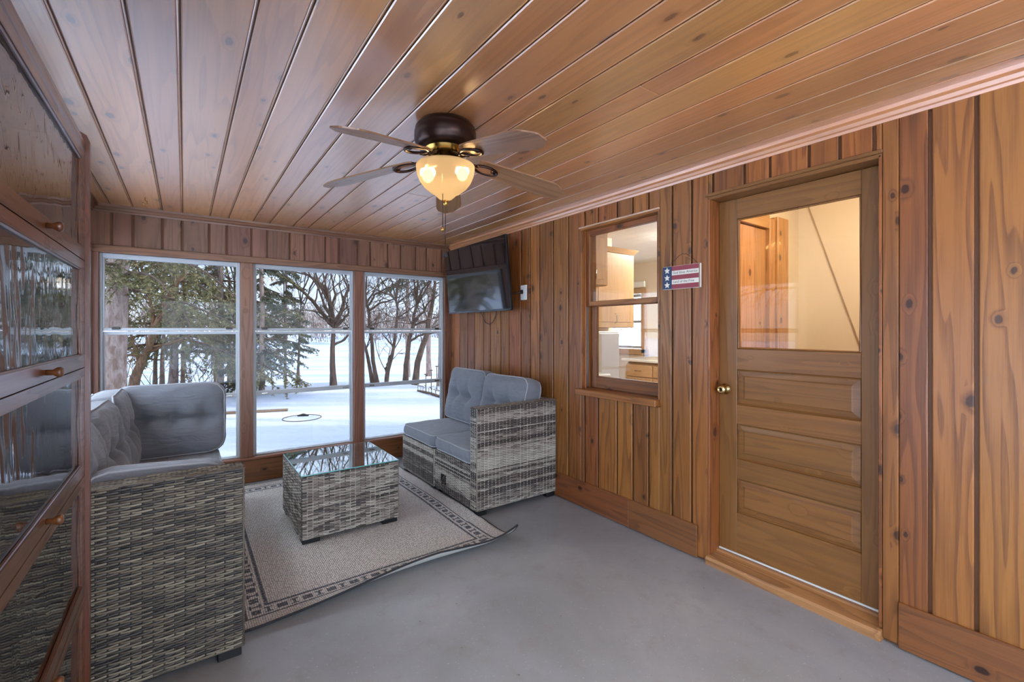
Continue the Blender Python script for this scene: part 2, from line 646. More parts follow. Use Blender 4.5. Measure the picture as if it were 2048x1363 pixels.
# baseboards on the right wall
bb = empty('baseboard_right')
struct(bb, 'dark pine baseboard along the plank wall', 'baseboard')
for y0, y1 in ((2.05, 4.615), (1.541, 2.049), (-1.6, 0.6085)):
    box('board', (D - 0.022, y0, 0.006), (D - 0.0078, y1, 0.197), basewood['Y'], bb, 0.003)


# crown mouldings
def crown(name, prof, axis, a, b, mat, label):
    o = prism(name, prof, axis, a, b, mat)
    struct(o, label, 'trim')
    return o


pr = [(D, 2.245), (D - 0.012, 2.245), (D - 0.014, 2.258), (D - 0.022, 2.262), (D - 0.030, 2.276), (D - 0.044, 2.284), (D - 0.046, ZC), (D, ZC)]
crown('trim_1', pr, 'Y', YB, YF, pine_ceil['Y'], 'pine crown moulding above the plank wall')
pf = [(YF + 0.01, 2.243), (YF - 0.012, 2.243), (YF - 0.014, 2.256), (YF - 0.022, 2.262), (YF - 0.030, 2.276), (YF - 0.040, 2.284), (YF - 0.042, ZC), (YF + 0.01, ZC)]
crown('trim_2', pf, 'X', XL, D - 0.0465, redpine['X'], 'reddish crown moulding above the far windows')
pl_ = [(XL, 2.245), (XL + 0.012, 2.245), (XL + 0.014, 2.258), (XL + 0.030, 2.276), (XL + 0.044, 2.284), (XL + 0.046, ZC), (XL, ZC)]
crown('trim_3', pl_, 'Y', YB, YF, redpine['Y'], 'pine crown moulding above the left windows')

# far wall: header planks, posts, base
wf = boxes('wall_far', [((XL - 0.1, YF + 0.008, 1.94), (D + 0.14, YF + 0.12, ZC)), ((XL - 0.1, YF + 0.008, 0), (D + 0.14, YF + 0.12, 0.215))], channel)
struct(wf, 'reddish pine wall framing three tall windows', 'wall')
FH = [-0.60, -0.453, -0.326, -0.144, -0.015, 0.170, 0.296, 0.480, 0.605, 0.790, 0.918, 1.102, 1.230, 1.410, 1.540, 1.722, 1.863, 2.033, 2.160, 2.350, 2.47]
for i in range(len(FH) - 1):
    box('plank', (FH[i] + GAP / 2, YF - 0.006, 1.985), (FH[i + 1] - GAP / 2, YF + 0.0085, 2.25), redpine['Z'], wf, 0.004)
box('head_board', (XL, YF - 0.020, 1.936), (D, YF + 0.0085, 1.992), redtrim['X'], wf, 0.004)
box('base_board', (XL, YF - 0.018, 0.004), (D, YF + 0.0085, 0.2), basewood['X'], wf, 0.003)
box('sill_board', (XL, YF - 0.024, 0.2), (D, YF + 0.10, 0.222), redpine['X'], wf, 0.004)
for a, b in ((XL, -0.527), (0.398, 0.495), (1.378, 1.473), (2.384, D)):
    box('post', (a, YF - 0.006, 0.222), (b, YF + 0.118, 1.936), redtrim['Z'], wf, 0.003)


# windows with three lights each
def window3(name, label, a0, a1, plane, axis, latch=True, gm=None):
    """vinyl window between a0 and a1 along the axis, its room face on the plane"""
    w = empty(name)
    struct(w, label, 'window')

    def B(nm, lo, hi, mat, par=w, bev=0.003):
        # lo/hi as (along, depth, z)
        if axis == 'X':
            return box(nm, (lo[0], plane + lo[1], lo[2]), (hi[0], plane + hi[1], hi[2]), mat, par, bev)
        return box(nm, (plane - hi[1], lo[0], lo[2]), (plane - lo[1], hi[0], hi[2]), mat, par, bev)
    z0, z1, zm, zl = 0.222, 1.936, 1.338, 0.775
    f = 0.018
    B('jamb', (a0, 0.03, z0), (a0 + f, 0.09, z1), whiteframe)
    B('jamb', (a1 - f, 0.03, z0), (a1, 0.09, z1), whiteframe)
    B('head', (a0 + f, 0.03, z1 - 0.035), (a1 - f, 0.09, z1), whiteframe)
    B('bottom_rail', (a0 + f, 0.03, z0), (a1 - f, 0.09, z0 + 0.012), whiteframe)
    B('meeting_rail', (a0 + f, 0.04, zm), (a1 - f, 0.062, zm + 0.024), whiteframe)
    B('meeting_rail', (a0 + f, 0.066, zm - 0.028), (a1 - f, 0.086, zm - 0.004), whiteframe)
    B('lower_rail', (a0 + f, 0.04, zl - 0.018), (a1 - f, 0.075, zl + 0.020), whiteframe)
    for (p, q, dy) in ((zm + 0.024, z1 - 0.035, 0.05), (zl + 0.02, zm - 0.028, 0.074), (z0 + 0.012, zl - 0.018, 0.055)):
        B('stile', (a0 + f, dy - 0.01, p), (a0 + f + 0.012, dy + 0.01, q), whiteframe, w, 0.002)
        B('stile', (a1 - f - 0.012, dy - 0.01, p), (a1 - f, dy + 0.01, q), whiteframe, w, 0.002)
        B('pane', (a0 + f + 0.012, dy - 0.0015, p), (a1 - f - 0.012, dy + 0.0015, q), gm or winglass, w, 0)
    if latch:
        for t in (0.06, 0.90):
            m = a0 + f + (a1 - a0 - 2 * f) * t
            B('latch', (m, 0.028, zm + 0.012), (m + 0.05, 0.04, zm + 0.034), latchmat, w, 0.003)
            B('latch', (m, 0.03, zl - 0.006), (m + 0.05, 0.04, zl + 0.006), chrome, w, 0.002)
    return w


window3('window_1', 'leftmost tall white-framed window behind the sofa corner', -0.527, 0.398, YF, 'X', True, farglass)
window3('window_2', 'middle tall white-framed window facing the bare forked tree', 0.495, 1.378, YF, 'X', True, farglass)
window3('window_3', 'tall white-framed window beside the television', 1.473, 2.384, YF, 'X', True, farglass)

# left wall
wl = boxes('wall_left', [((XL - 0.12, YB - 0.1, 1.94), (XL - 0.008, YF + 0.008, ZC)), ((XL - 0.12, YB - 0.1, 0), (XL - 0.008, YF + 0.008, 0.215))], channel)
struct(wl, 'pine wall of windows behind the sofa', 'wall')
box('head_board', (XL - 0.0085, YB, 1.936), (XL + 0.01, YF, 1.992), redpine['Y'], wl, 0.003)
box('base_board', (XL - 0.0085, YB, 0.004), (XL + 0.012, YF, 0.2), basewood['Y'], wl, 0.003)
box('sill_board', (XL - 0.10, YB, 0.2), (XL + 0.012, YF, 0.222), redpine['Y'], wl, 0.003)
ys = -1.6
for k in range(34):
    y1 = min(ys + (0.13, 0.18, 0.15)[k % 3], YF)
    box('plank', (XL - 0.0085, ys + GAP / 2, 1.985), (XL + 0.006, y1 - GAP / 2, 2.25), redpine['Z'], wl, 0.004)
    ys = y1
    if ys >= YF - 0.02:
        break
LP = [(-1.6, -1.45), (-0.42, -0.32), (0.70, 0.80), (2.04, 2.14), (3.30, 3.40), (4.56, YF)]
for a, b in LP:
    box('post', (XL - 0.118, a, 0.222), (XL + 0.006, b, 1.936), redpine['Z'], wl, 0.003)
for i in range(5):
    lab = ['tall left-hand window farthest behind the camera', 'tall left-hand window beside the camera', 'tall left-hand window hidden by the bookcase',
           'tall left-hand window behind the near sofa section', 'tall left-hand window behind the sofa corner'][i]
    window3('window_%d' % (5 + i), lab, LP[i][1], LP[i + 1][0], XL, 'Y', False)

# back wall (behind the camera)
wbk = boxes('wall_back', [((XL - 0.1, YB - 0.12, 1.94), (D + 0.14, YB, ZC)), ((XL - 0.1, YB - 0.12, 0), (D + 0.14, YB, 0.215))], redpine['Z'])
struct(wbk, 'pine wall of windows behind the camera', 'wall')
for a, b in ((XL, XL + 0.08), (0.92, 1.02), (2.36, D)):
    box('post', (a, YB - 0.118, 0.215), (b, YB + 0.006, 1.94), redpine['Z'], wbk, 0.003)


def window_back(name, label, a0, a1):
    w = empty(name)
    struct(w, label, 'window')
    for lo, hi, nm in (((a0, 0.222), (a0 + 0.03, 1.936), 'jamb'), ((a1 - 0.03, 0.222), (a1, 1.936), 'jamb'), ((a0 + 0.03, 1.9), (a1 - 0.03, 1.936), 'head'),
                       ((a0 + 0.03, 0.222), (a1 - 0.03, 0.25), 'bottom_rail'), ((a0 + 0.03, 1.31), (a1 - 0.03, 1.36), 'meeting_rail')):
        box(nm, (lo[0], YB - 0.09, lo[1]), (hi[0], YB - 0.04, hi[1]), whiteframe, w, 0.003)
    box('pane', (a0 + 0.03, YB - 0.066, 0.25), (a1 - 0.03, YB - 0.063, 1.31), winglass, w)
    box('pane', (a0 + 0.03, YB - 0.066, 1.36), (a1 - 0.03, YB - 0.063, 1.9), winglass, w)


window_back('window_10', 'window in the back wall nearest the bookcase', XL + 0.08, 0.92)
window_back('window_11', 'window in the back wall nearest the plank wall', 1.02, 2.36)

# roof over the porch and the storey above the house
rf = box('roof', (XL - 0.55, YB - 0.5, ZC + 0.13), (D + 0.13, YF + 0.55, ZC + 0.32), plain('roof_fascia', lin(225, 225, 225), 0.6))
struct(rf, 'flat porch roof slab', 'roof')

# ---------------------------------------------------------------- kitchen window in the right wall
kw = empty('window_4')
struct(kw, 'double-hung wooden window looking into the kitchen', 'window')
y0, y1, z0, z1 = KW
X1, X2 = D + 0.035, D + 0.085
for (a, b) in ((y0, y0 + 0.012), (y1 - 0.012, y1)):
    box('jamb', (D - 0.010, a, z0), (D + 0.15, b, z1), pine['Z'], kw, 0.002)
box('head', (D - 0.012, y0, z1 - 0.012), (D + 0.15, y1, z1 + 0.012), pine['Y'], kw, 0.003)
box('head_lip', (D - 0.020, y0 - 0.004, z1 + 0.002), (D - 0.0085, y1 + 0.01, z1 + 0.014), pine_ceil['Y'], kw, 0.002)
box('sill', (D - 0.055, y0 - 0.0, z0 - 0.042), (D + 0.15, y1 + 0.015, z0 + 0.002), pine['Y'], kw, 0.004)
box('stop', (D + 0.02, y1 - 0.022, z0), (X1 - 0.002, y1 - 0.012, z1 - 0.012), pine['Z'], kw, 0.002)


def sash(x, za, zb, st, tr, br, deep):
    a, b = y0 + 0.013, y1 - deep
    box('stile', (x, a, za), (x + 0.035, a + st, zb), pine['Z'], kw, 0.003)
    box('stile', (x, b - st, za), (x + 0.035, b, zb), pine['Z'], kw, 0.003)
    box('rail', (x, a + st, zb - tr), (x + 0.035, b - st, zb), pine['Y'], kw, 0.003)
    box('rail', (x, a + st, za), (x + 0.035, b - st, za + br), pine['Y'], kw, 0.003)
    box('pane', (x + 0.016, a + st, za + br), (x + 0.019, b - st, zb - tr), winglass, kw)


sash(X1, 1.527, z1 - 0.013, 0.040, 0.040, 0.036, 0.013)
sash(X2, z0 + 0.004, 1.56, 0.05, 0.036, 0.09, 0.020)
box('track', (X1 + 0.002, y1 - 0.016, z0 + 0.004), (X1 + 0.03, y1 - 0.0125, 1.525), chrome, kw)

# ---------------------------------------------------------------- door
dr = empty('door_1')
struct(dr, 'brown panelled wooden door with a tall glass pane', 'door')
XD = 2.5616
y0, y1 = DW[0] + 0.013, DW[1] - 0.013
for a, b in ((DW[0], DW[0] + 0.012), (DW[1] - 0.012, DW[1])):
    box('jamb', (D - 0.010, a, 0.05), (D + 0.15, b, DW[3]), pine['Z'], dr, 0.002)
box('door_head', (D - 0.010, DW[0], DW[3] - 0.012), (D + 0.15, DW[1], DW[3] + 0.02), doorwood['Y'], dr, 0.003)
box('head_lip', (D - 0.026, DW[0] - 0.006, DW[3] + 0.004), (D - 0.0085, DW[1] + 0.010, DW[3] + 0.021), doorwood['Y'], dr, 0.003)
prism('threshold', [(D - 0.03, 0.0), (D - 0.03, 0.030), (D - 0.022, 0.042), (D + 0.06, 0.058), (D + 0.068, 0.066), (D + 0.15, 0.066), (D + 0.15, 0.0)], 'Y', DW[0] - 0.002, DW[1] + 0.002, threshwood, dr)
box('weatherstrip', (XD - 0.003, y0, 0.0665), (XD + 0.04, y1, 0.0745), wplate, dr)
T = 0.042
gz0, gz1 = 1.24, 1.981
st0, st1 = 0.771, 1.361         # inner stile edges
box('stile', (XD, y0, 0.075), (XD + T, st0, DW[3] - 0.014), doorwood['Z'], dr, 0.002)
box('stile', (XD, st1, 0.075), (XD + T, y1, DW[3] - 0.014), doorwood['Z'], dr, 0.002)
for a, b in ((0.075, 0.304), (0.500, 0.611), (0.812, 0.921), (1.122, gz0), (gz1, DW[3] - 0.014)):
    box('rail', (XD, st0, a), (XD + T, st1, b), doorwood['Y'], dr, 0.002)
for a, b in ((0.304, 0.500), (0.611, 0.812), (0.921, 1.122)):
    p = box('panel', (XD + 0.014, st0, a), (XD + 0.028, st1, b), doorwood['Y'], dr)
    c = p.location
    # raised field with a sloped border
    m, fy, fz = 0.035, (st1 - st0) / 2, (b - a) / 2
    V = [(-0.007, s * fy * 0.985, t * fz * 0.95) for s, t in ((-1, -1), (1, -1), (1, 1), (-1, 1))]
    V += [(-0.011, s * (fy - m), t * (fz - m)) for s, t in ((-1, -1), (1, -1), (1, 1), (-1, 1))]
    V += [(-0.0145, s * (fy - m - 0.006), t * (fz - m - 0.006)) for s, t in ((-1, -1), (1, -1), (1, 1), (-1, 1))]
    F = [(8, 9, 10, 11)]
    for q in (0, 4):
        for i in range(4):
            j = (i + 1) % 4
            F.append((q + i, q + j, q + 4 + j, q + 4 + i))
    mesh('raised_field', V, F, doorwood['Y'], p)
    # bead round the panel
    tube('panel_bead', [(-0.010, -fy + 0.004, -fz + 0.004), (-0.010, fy - 0.004, -fz + 0.004), (-0.010, fy - 0.004, fz - 0.004), (-0.010, -fy + 0.004, fz - 0.004)], 0.006, doorwood['Y'], p, 6, True, False)
box('pane', (XD + 0.018, st0, gz0), (XD + 0.022, st1, gz1), doorglass, dr)
tube('glazing_bead', [(XD + 0.010, st0 + 0.005, gz0 + 0.005), (XD + 0.010, st1 - 0.005, gz0 + 0.005), (XD + 0.010, st1 - 0.005, gz1 - 0.005), (XD + 0.010, st0 + 0.005, gz1 - 0.005)], 0.008, doorwood['Z'], dr, 6, True, False)
kn = lathe('knob', [(0.0, 0.0), (0.030, 0.0), (0.031, 0.006), (0.014, 0.012), (0.012, 0.03), (0.022, 0.036), (0.027, 0.046), (0.026, 0.058), (0.016, 0.066), (0.012, 0.066), (0.011, 0.062), (0.0, 0.062)],
           knobbrass, dr, 28, (XD, 1.424, 1.005), (0, -PI / 2, 0))
kn['label'] = 'brass door knob with a keyhole'
lathe('keyhole', [(0.0, 0.0635), (0.006, 0.0635), (0.006, 0.062)], bronze, kn, 12)

# fill lamp added behind the camera, out of view, to brighten the porch
pbl = empty('added_porch_lamp', (0.978, -0.85, ZC))
tag(pbl, 'added unseen fill lamp on the porch ceiling behind the camera', 'lamp')
t = NT('added_porch_lamp_glow')
em = t.n('ShaderNodeEmission')
em.inputs[0].default_value = (1, 0.80, 0.58, 1)
em.inputs[1].default_value = 3.0
t.t.links.new(em.outputs[0], t.out.inputs[0])
lathe('added_lamp_diffuser', [(0.0, -0.08), (0.05, -0.072), (0.085, -0.045), (0.09, -0.014), (0.0, -0.014)], t.m, pbl, 24)
lathe('added_lamp_canopy', [(0.0, -0.013), (0.10, -0.013), (0.10, 0.0), (0.0, 0.0)], whiteframe, pbl, 24)
bl_ = bpy.data.lights.new('added_porch_lamp_light', 'POINT')
bl_.energy = 12
bl_.color = (1.0, 0.82, 0.62)
bl_.shadow_soft_size = 0.09
blo = bpy.data.objects.new('added_porch_lamp_light', bl_)
blo.location = (0, 0, -0.20)
link(blo, pbl)

# ================================================================== ROOMS BEYOND
# kitchen shell
kf = box('floor_kitchen', (D + 0.15, 1.66, -0.16), (6.2, 6.0, 0.0), plain('kitchen_floor', lin(150, 110, 75), 0.4))
struct(kf, 'wooden kitchen floor', 'floor')
kc = box('ceiling_kitchen', (D + 0.15, 1.66, 2.42), (6.2, 6.0, 2.55), kceil)
struct(kc, 'white kitchen ceiling', 'ceiling')
kwl = boxes('wall_kitchen_end', [((6.0, 1.66, 0), (6.2, 4.70, 2.42)), ((6.0, 5.55, 0), (6.2, 6.0, 2.42)), ((6.0, 4.70, 0), (6.2, 5.55, 1.03)), ((6.0, 4.70, 1.95), (6.2, 5.55, 2.42))], kwall)
struct(kwl, 'cream kitchen wall with a window', 'wall')
kw2 = boxes('wall_kitchen_side', [((D + 0.15, 3.66, 0), (4.08, 3.76, 2.42)), ((3.98, 3.76, 0), (4.08, 6.0, 2.42)), ((D + 0.15, 1.66, 0), (6.0, 1.78, 2.42)), ((3.98, 5.9, 0), (6.0, 6.0, 2.42))], kwall)
struct(kw2, 'cream kitchen side walls', 'wall')
k5 = empty('window_12')
struct(k5, 'bright kitchen window with wood trim and white sash', 'window')
for lo, hi, nm, m in (((4.64, 0.97), (4.74, 2.01), 'casing', maple['Z']), ((5.51, 0.97), (5.61, 2.01), 'casing', maple['Z']), ((4.74, 1.93), (5.51, 2.01), 'casing', maple['Y']), ((4.6, 0.94), (5.65, 1.03), 'sill', maple['Y'])):
    box(nm, (5.975, lo[0], lo[1]), (5.998, hi[0], hi[1]), m, k5, 0.003)
for lo, hi in (((4.74, 1.04), (4.79, 1.93)), ((5.46, 1.04), (5.51, 1.93)), ((4.79, 1.04), (5.46, 1.08)), ((4.79, 1.88), (5.46, 1.93)), ((4.79, 1.46), (5.46, 1.50))):
    box('sash_bar', (6.03, lo[0], lo[1]), (6.07, hi[0], hi[1]), whiteframe, k5, 0.003)
box('pane', (6.05, 4.79, 1.08), (6.054, 5.46, 1.88), winglass, k5)
box('valance', (5.93, 4.64, 2.03), (5.97, 5.62, 2.12), white_enamel, k5, 0.006)


def cabinet(name, label, lo, hi, doors, mat_body, z_split=None, group=None):
    """kitchen unit facing -y with doors set on its front"""
    c = ((lo[0] + hi[0]) / 2, (lo[1] + hi[1]) / 2, lo[2])
    r = empty(name, c)
    tag(r, label, 'cabinet', group)
    w, d, h = hi[0] - lo[0], hi[1] - lo[1], hi[2] - lo[2]
    box('carcass', (-w / 2, -d / 2 + 0.02, 0), (w / 2, d / 2, h), maple['Z'], r, 0.002)
    for i in range(doors):
        a = -w / 2 + w / doors * i + 0.004
        b = -w / 2 + w / doors * (i + 1) - 0.004
        dd = box('door', (a, -d / 2, 0.004), (b, -d / 2 + 0.019, h - 0.004), maple['Z'], r, 0.003)
        box('door_panel', (-(b - a) / 2 + 0.05, -0.013, -h / 2 + 0.06), ((b - a) / 2 - 0.05, -0.0092, h / 2 - 0.06), maple['Z'], dd, 0.003)
        tube('handle', [(0.0, -0.010, -h / 2 + 0.05), (0.0, -0.035, -h / 2 + 0.06), (0.0, -0.035, -h / 2 + 0.14), (0.0, -0.010, -h / 2 + 0.15)], 0.005, chrome, dd, 6)
    if hi[2] > 2.0:
        tp = [(-w / 2 - 0.03, -d / 2 - 0.03), (w / 2 + 0.05, -d / 2 - 0.03), (w / 2 + 0.05, d / 2), (-w / 2 - 0.03, d / 2)]
        bt = [(-w / 2, -d / 2), (w / 2, -d / 2), (w / 2, d / 2), (-w / 2, d / 2)]
        V = [(x, y, h) for x, y in bt] + [(x, y, h + 0.05) for x, y in tp]
        mesh('cornice', V, [(0, 1, 2, 3), (4, 5, 6, 7), (0, 1, 5, 4), (1, 2, 6, 5), (2, 3, 7, 6), (3, 0, 4, 7)], maple['X'], r)
    return r


cabinet('wall_cabinet', 'maple kitchen wall cabinet with a cornice, seen through the window', (3.42, 3.30, 1.37), (4.04, 3.655, 2.17), 1, maple)
cabinet('wall_cabinet', 'short brown wall cabinet left of the corniced one', (2.64, 3.10, 1.78), (3.40, 3.655, 2.30), 2, maple)
cook = empty('kitchen_range', (2.99, 3.32, 0))
tag(cook, 'white enamel kitchen range under the wall cabinets', 'stove')
box('body', (-0.34, -0.30, 0), (0.34, 0.32, 0.89), white_enamel, cook, 0.01)
box('cooktop', (-0.345, -0.32, 0.89), (0.345, 0.32, 0.925), white_enamel, cook, 0.012, 3)
for bx_, by_ in ((-0.17, -0.15), (0.17, -0.15), (-0.17, 0.13), (0.17, 0.13)):
    lathe('burner', [(0.0, 0.0), (0.09, 0.0), (0.09, 0.012), (0.075, 0.016), (0.0, 0.01)], blackplastic, cook, 20, (bx_, by_, 0.926))
box('backguard', (-0.345, 0.25, 0.925), (0.345, 0.32, 1.06), greymetal, cook, 0.008)
mw = empty('tall_appliance', (3.54, 3.43, 0))
tag(mw, 'grey upright appliance under the corniced wall cabinet', 'appliance')
box('body', (-0.17, -0.2, 0.0), (0.17, 0.22, 1.33), plain('appliance_side', lin(206, 204, 200), 0.4), mw, 0.008)
box('front_panel', (-0.16, -0.215, 0.06), (0.16, -0.201, 1.31), plain('grey_front', lin(190, 188, 186), 0.35), mw, 0.004)
bc = empty('base_cabinet', (5.7, 3.6, 0))
tag(bc, 'maple base cabinet with drawers along the far kitchen wall', 'cabinet')
box('carcass', (-0.28, -1.5, 0.08), (0.29, 1.0, 0.87), maple['Y'], bc, 0.06, 3)
box('plinth', (-0.22, -1.48, 0.0), (0.28, 0.98, 0.08), blackplastic, bc)
for k in range(5):
    a = -1.46 + k * 0.49
    dd = box('drawer', (-0.30, a, 0.66), (-0.281, a + 0.47, 0.83), maple['Y'], bc, 0.005)
    tube('handle', [(-0.010, -0.05, 0), (-0.035, -0.045, 0), (-0.035, 0.045, 0), (-0.010, 0.05, 0)], 0.005, chrome, dd, 6)
    box('door', (-0.30, a, 0.10), (-0.281, a + 0.47, 0.645), maple['Z'], bc, 0.005)
ct = box('worktop', (5.38, 2.06, 0.872), (5.998, 4.64, 0.912), white_enamel, None, 0.008)
tag(ct, 'pale worktop on the far kitchen base cabinet', 'worktop')
lf = empty('added_kitchen_lamp', (4.6, 2.9, 2.42))  # unseen lamp added to brighten the kitchen
tag(lf, 'added unseen white fill lamp on the kitchen ceiling', 'lamp')
t = NT('added_kitchen_lamp_glow')
em = t.n('ShaderNodeEmission')
em.inputs[0].default_value = (1, 0.93, 0.82, 1)
em.inputs[1].default_value = 60
t.t.links.new(em.outputs[0], t.out.inputs[0])
lathe('added_lamp_diffuser', [(0.0, -0.09), (0.12, -0.08), (0.19, -0.045), (0.2, -0.012), (0.0, -0.012)], t.m, lf, 24)
lathe('added_lamp_canopy', [(0.0, -0.012), (0.21, -0.012), (0.21, -0.001), (0.0, -0.001)], whiteframe, lf, 24)

# hall behind the glazed door
hl = boxes('wall_hall', [((3.95, -0.3, 0), (4.1, 1.66, 2.42)), ((D + 0.15, -0.42, 0), (4.1, -0.3, 2.42)), ((D + 0.15, 1.60, 0), (3.95, 1.66, 2.42))], cream)
struct(hl, 'cream hall walls behind the glazed door', 'wall')
hf = box('floor_hall', (D + 0.15, -0.42, -0.16), (4.1, 1.66, 0.0), plain('hall_floor', lin(120, 85, 60), 0.45))
struct(hf, 'hall floor behind the glazed door', 'floor')
hc = box('ceiling_hall', (D + 0.15, -0.42, 2.42), (4.1, 1.66, 2.55), cream)
struct(hc, 'cream hall ceiling', 'ceiling')
ss = prism('stair_soffit', [(1.55, 2.42), (0.80, 0.0), (-0.3, 0.0), (-0.3, 2.42)], 'X', 3.915, 3.949, plain('soffit_paint', lin(232, 214, 182), 0.6))
struct(ss, 'sloping cream side of the staircase in the hall', 'wall')
d2 = empty('door_2')
struct(d2, 'varnished hall door and casing seen through the glazed door', 'door')
for a, b, hgt in ((2.66, 2.98, 2.06), (2.985, 3.20, 2.06), (3.205, 3.36, 2.06)):
    box('board', (a, 1.575, 0.02), (b, 1.598, hgt), honey['Z'], d2, 0.004)
box('casing', (3.37, 1.55, 0.02), (3.45, 1.598, 2.14), honey['Z'], d2, 0.004)
box('casing', (3.455, 1.535, 0.02), (3.62, 1.598, 2.16), honey['Z'], d2, 0.004)
box('casing', (2.66, 1.55, 2.065), (3.37, 1.598, 2.16), honey['X'], d2, 0.004)
hlm = empty('added_hall_lamp', (3.05, 0.85, 2.42))  # lamp added out of sight to light the hall behind the door
tag(hlm, 'added unseen warm fill lamp on the hall ceiling', 'lamp')
t = NT('added_hall_lamp_glow')
em = t.n('ShaderNodeEmission')
em.inputs[0].default_value = (1, 0.89, 0.72, 1)
em.inputs[1].default_value = 46
t.t.links.new(em.outputs[0], t.out.inputs[0])
lathe('added_lamp_diffuser', [(0.0, -0.08), (0.08, -0.075), (0.13, -0.04), (0.14, -0.012), (0.0, -0.012)], t.m, hlm, 24)
lathe('added_lamp_canopy', [(0.0, -0.012), (0.15, -0.012), (0.15, -0.001), (0.0, -0.001)], whiteframe, hlm, 24)
# outer mass of the house above and behind these rooms
hs = boxes('wall_house', [((D + 0.15, -5.0, 2.56), (9.5, 6.2, 5.2)), ((6.2, -5.0, 0), (9.5, 4.3, 2.56)), ((4.1, -5.0, 0), (6.2, 1.66, 2.56)), ((D + 0.15, -5.0, 0), (4.1, -0.42, 2.56))], plain('house_siding', lin(215, 212, 205), 0.7))
struct(hs, 'pale siding of the house above the kitchen', 'wall')

# ================================================================== FURNITURE
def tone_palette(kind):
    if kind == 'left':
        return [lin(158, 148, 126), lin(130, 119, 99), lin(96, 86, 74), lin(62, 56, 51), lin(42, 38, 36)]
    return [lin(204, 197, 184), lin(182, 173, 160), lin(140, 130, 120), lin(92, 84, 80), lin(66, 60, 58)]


class Weave:
    """flat rattan strands woven over upright stakes, built as real strips"""

    def __init__(s, kind, pu=0.033, pv=0.0092):
        s.V, s.F, s.C = [], [], []
        s.kind = kind
        s.pal = tone_palette(kind)
        s.pu, s.pv = pu, pv
        s.rnd = random.Random(11)

    def quadstrip(s, pts, nu, nv, col):
        b = len(s.V)
        s.V += pts
        s.C += [col] * len(pts)
        for i in range(nu - 1):
            for j in range(nv - 1):
                a = b + i * nv + j
                s.F.append((a, a + nv, a + nv + 1, a + 1))

    def face(s, o, U, Vv, N, w, h, seed=1, vert=True):
        o, U, Vv, N = Vector(o), Vector(U), Vector(Vv), Vector(N)
        rnd = random.Random(seed)
        nr = max(1, int(round(h / s.pv)))
        pv = h / nr
        ns = max(1, int(round(w / s.pu)))
        pu = w / ns
        tone = 1.0
        for r in range(nr):
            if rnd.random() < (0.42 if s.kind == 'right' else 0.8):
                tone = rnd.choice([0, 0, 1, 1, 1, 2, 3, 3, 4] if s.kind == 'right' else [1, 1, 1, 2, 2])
            zc = (r + 0.5) * pv
            hh = pv * 0.40
            for i in range(-1, ns + 2):
                if (i + r) % 2 == 0:
                    continue
                uc = (i - 0.0) * pu
                a, b = max(uc - pu + 0.002, 0), min(uc + pu - 0.002, w)
                if b - a < 0.006:
                    continue
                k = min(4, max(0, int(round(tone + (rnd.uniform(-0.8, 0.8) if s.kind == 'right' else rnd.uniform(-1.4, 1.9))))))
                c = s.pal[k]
                f = rnd.uniform(0.8, 1.15)
                c = (c[0] * f, c[1] * f, c[2] * f, 1)
                jz = rnd.uniform(-0.0006, 0.0006)
                pts = []
                for t in (-1, -0.55, 0, 0.55, 1):
                    u = (a + b) / 2 + t * (b - a) / 2
                    out = 0.0006 + 0.0044 * (1 - t * t)
                    for q, e in ((-1, 0.0), (0, 0.0016), (1, 0.0)):
                        pts.append(o + U * u + Vv * (zc + jz + q * hh) + N * (out + e))
                s.quadstrip(pts, 5, 3, c)
        for i in range(ns + 1):
            u = min(max(i * pu, 0.004), w - 0.004)
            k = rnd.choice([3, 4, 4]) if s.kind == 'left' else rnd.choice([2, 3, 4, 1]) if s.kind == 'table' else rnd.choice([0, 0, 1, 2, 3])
            if rnd.random() < 0.08:
                k = 1
            c = s.pal[k]
            pts = []
            nz = 2
            for t in range(nz):
                for q, e in ((-1, 0.0012), (0, 0.0032), (1, 0.0012)):
                    pts.append(o + U * (u + q * 0.0036) + Vv * (h * t / (nz - 1)) + N * e)
            s.quadstrip(pts, nz, 3, c)

    def build(s, parent, name='weave'):
        o = mesh(name, s.V, s.F, weave_m, parent, True, fix=False)
        at_ = o.data.color_attributes.new('tone', 'FLOAT_COLOR', 'POINT')
        flat = []
        for c in s.C:
            flat += c
        at_.data.foreach_set('color', flat)
        o['kind'] = 'stuff'
        return o


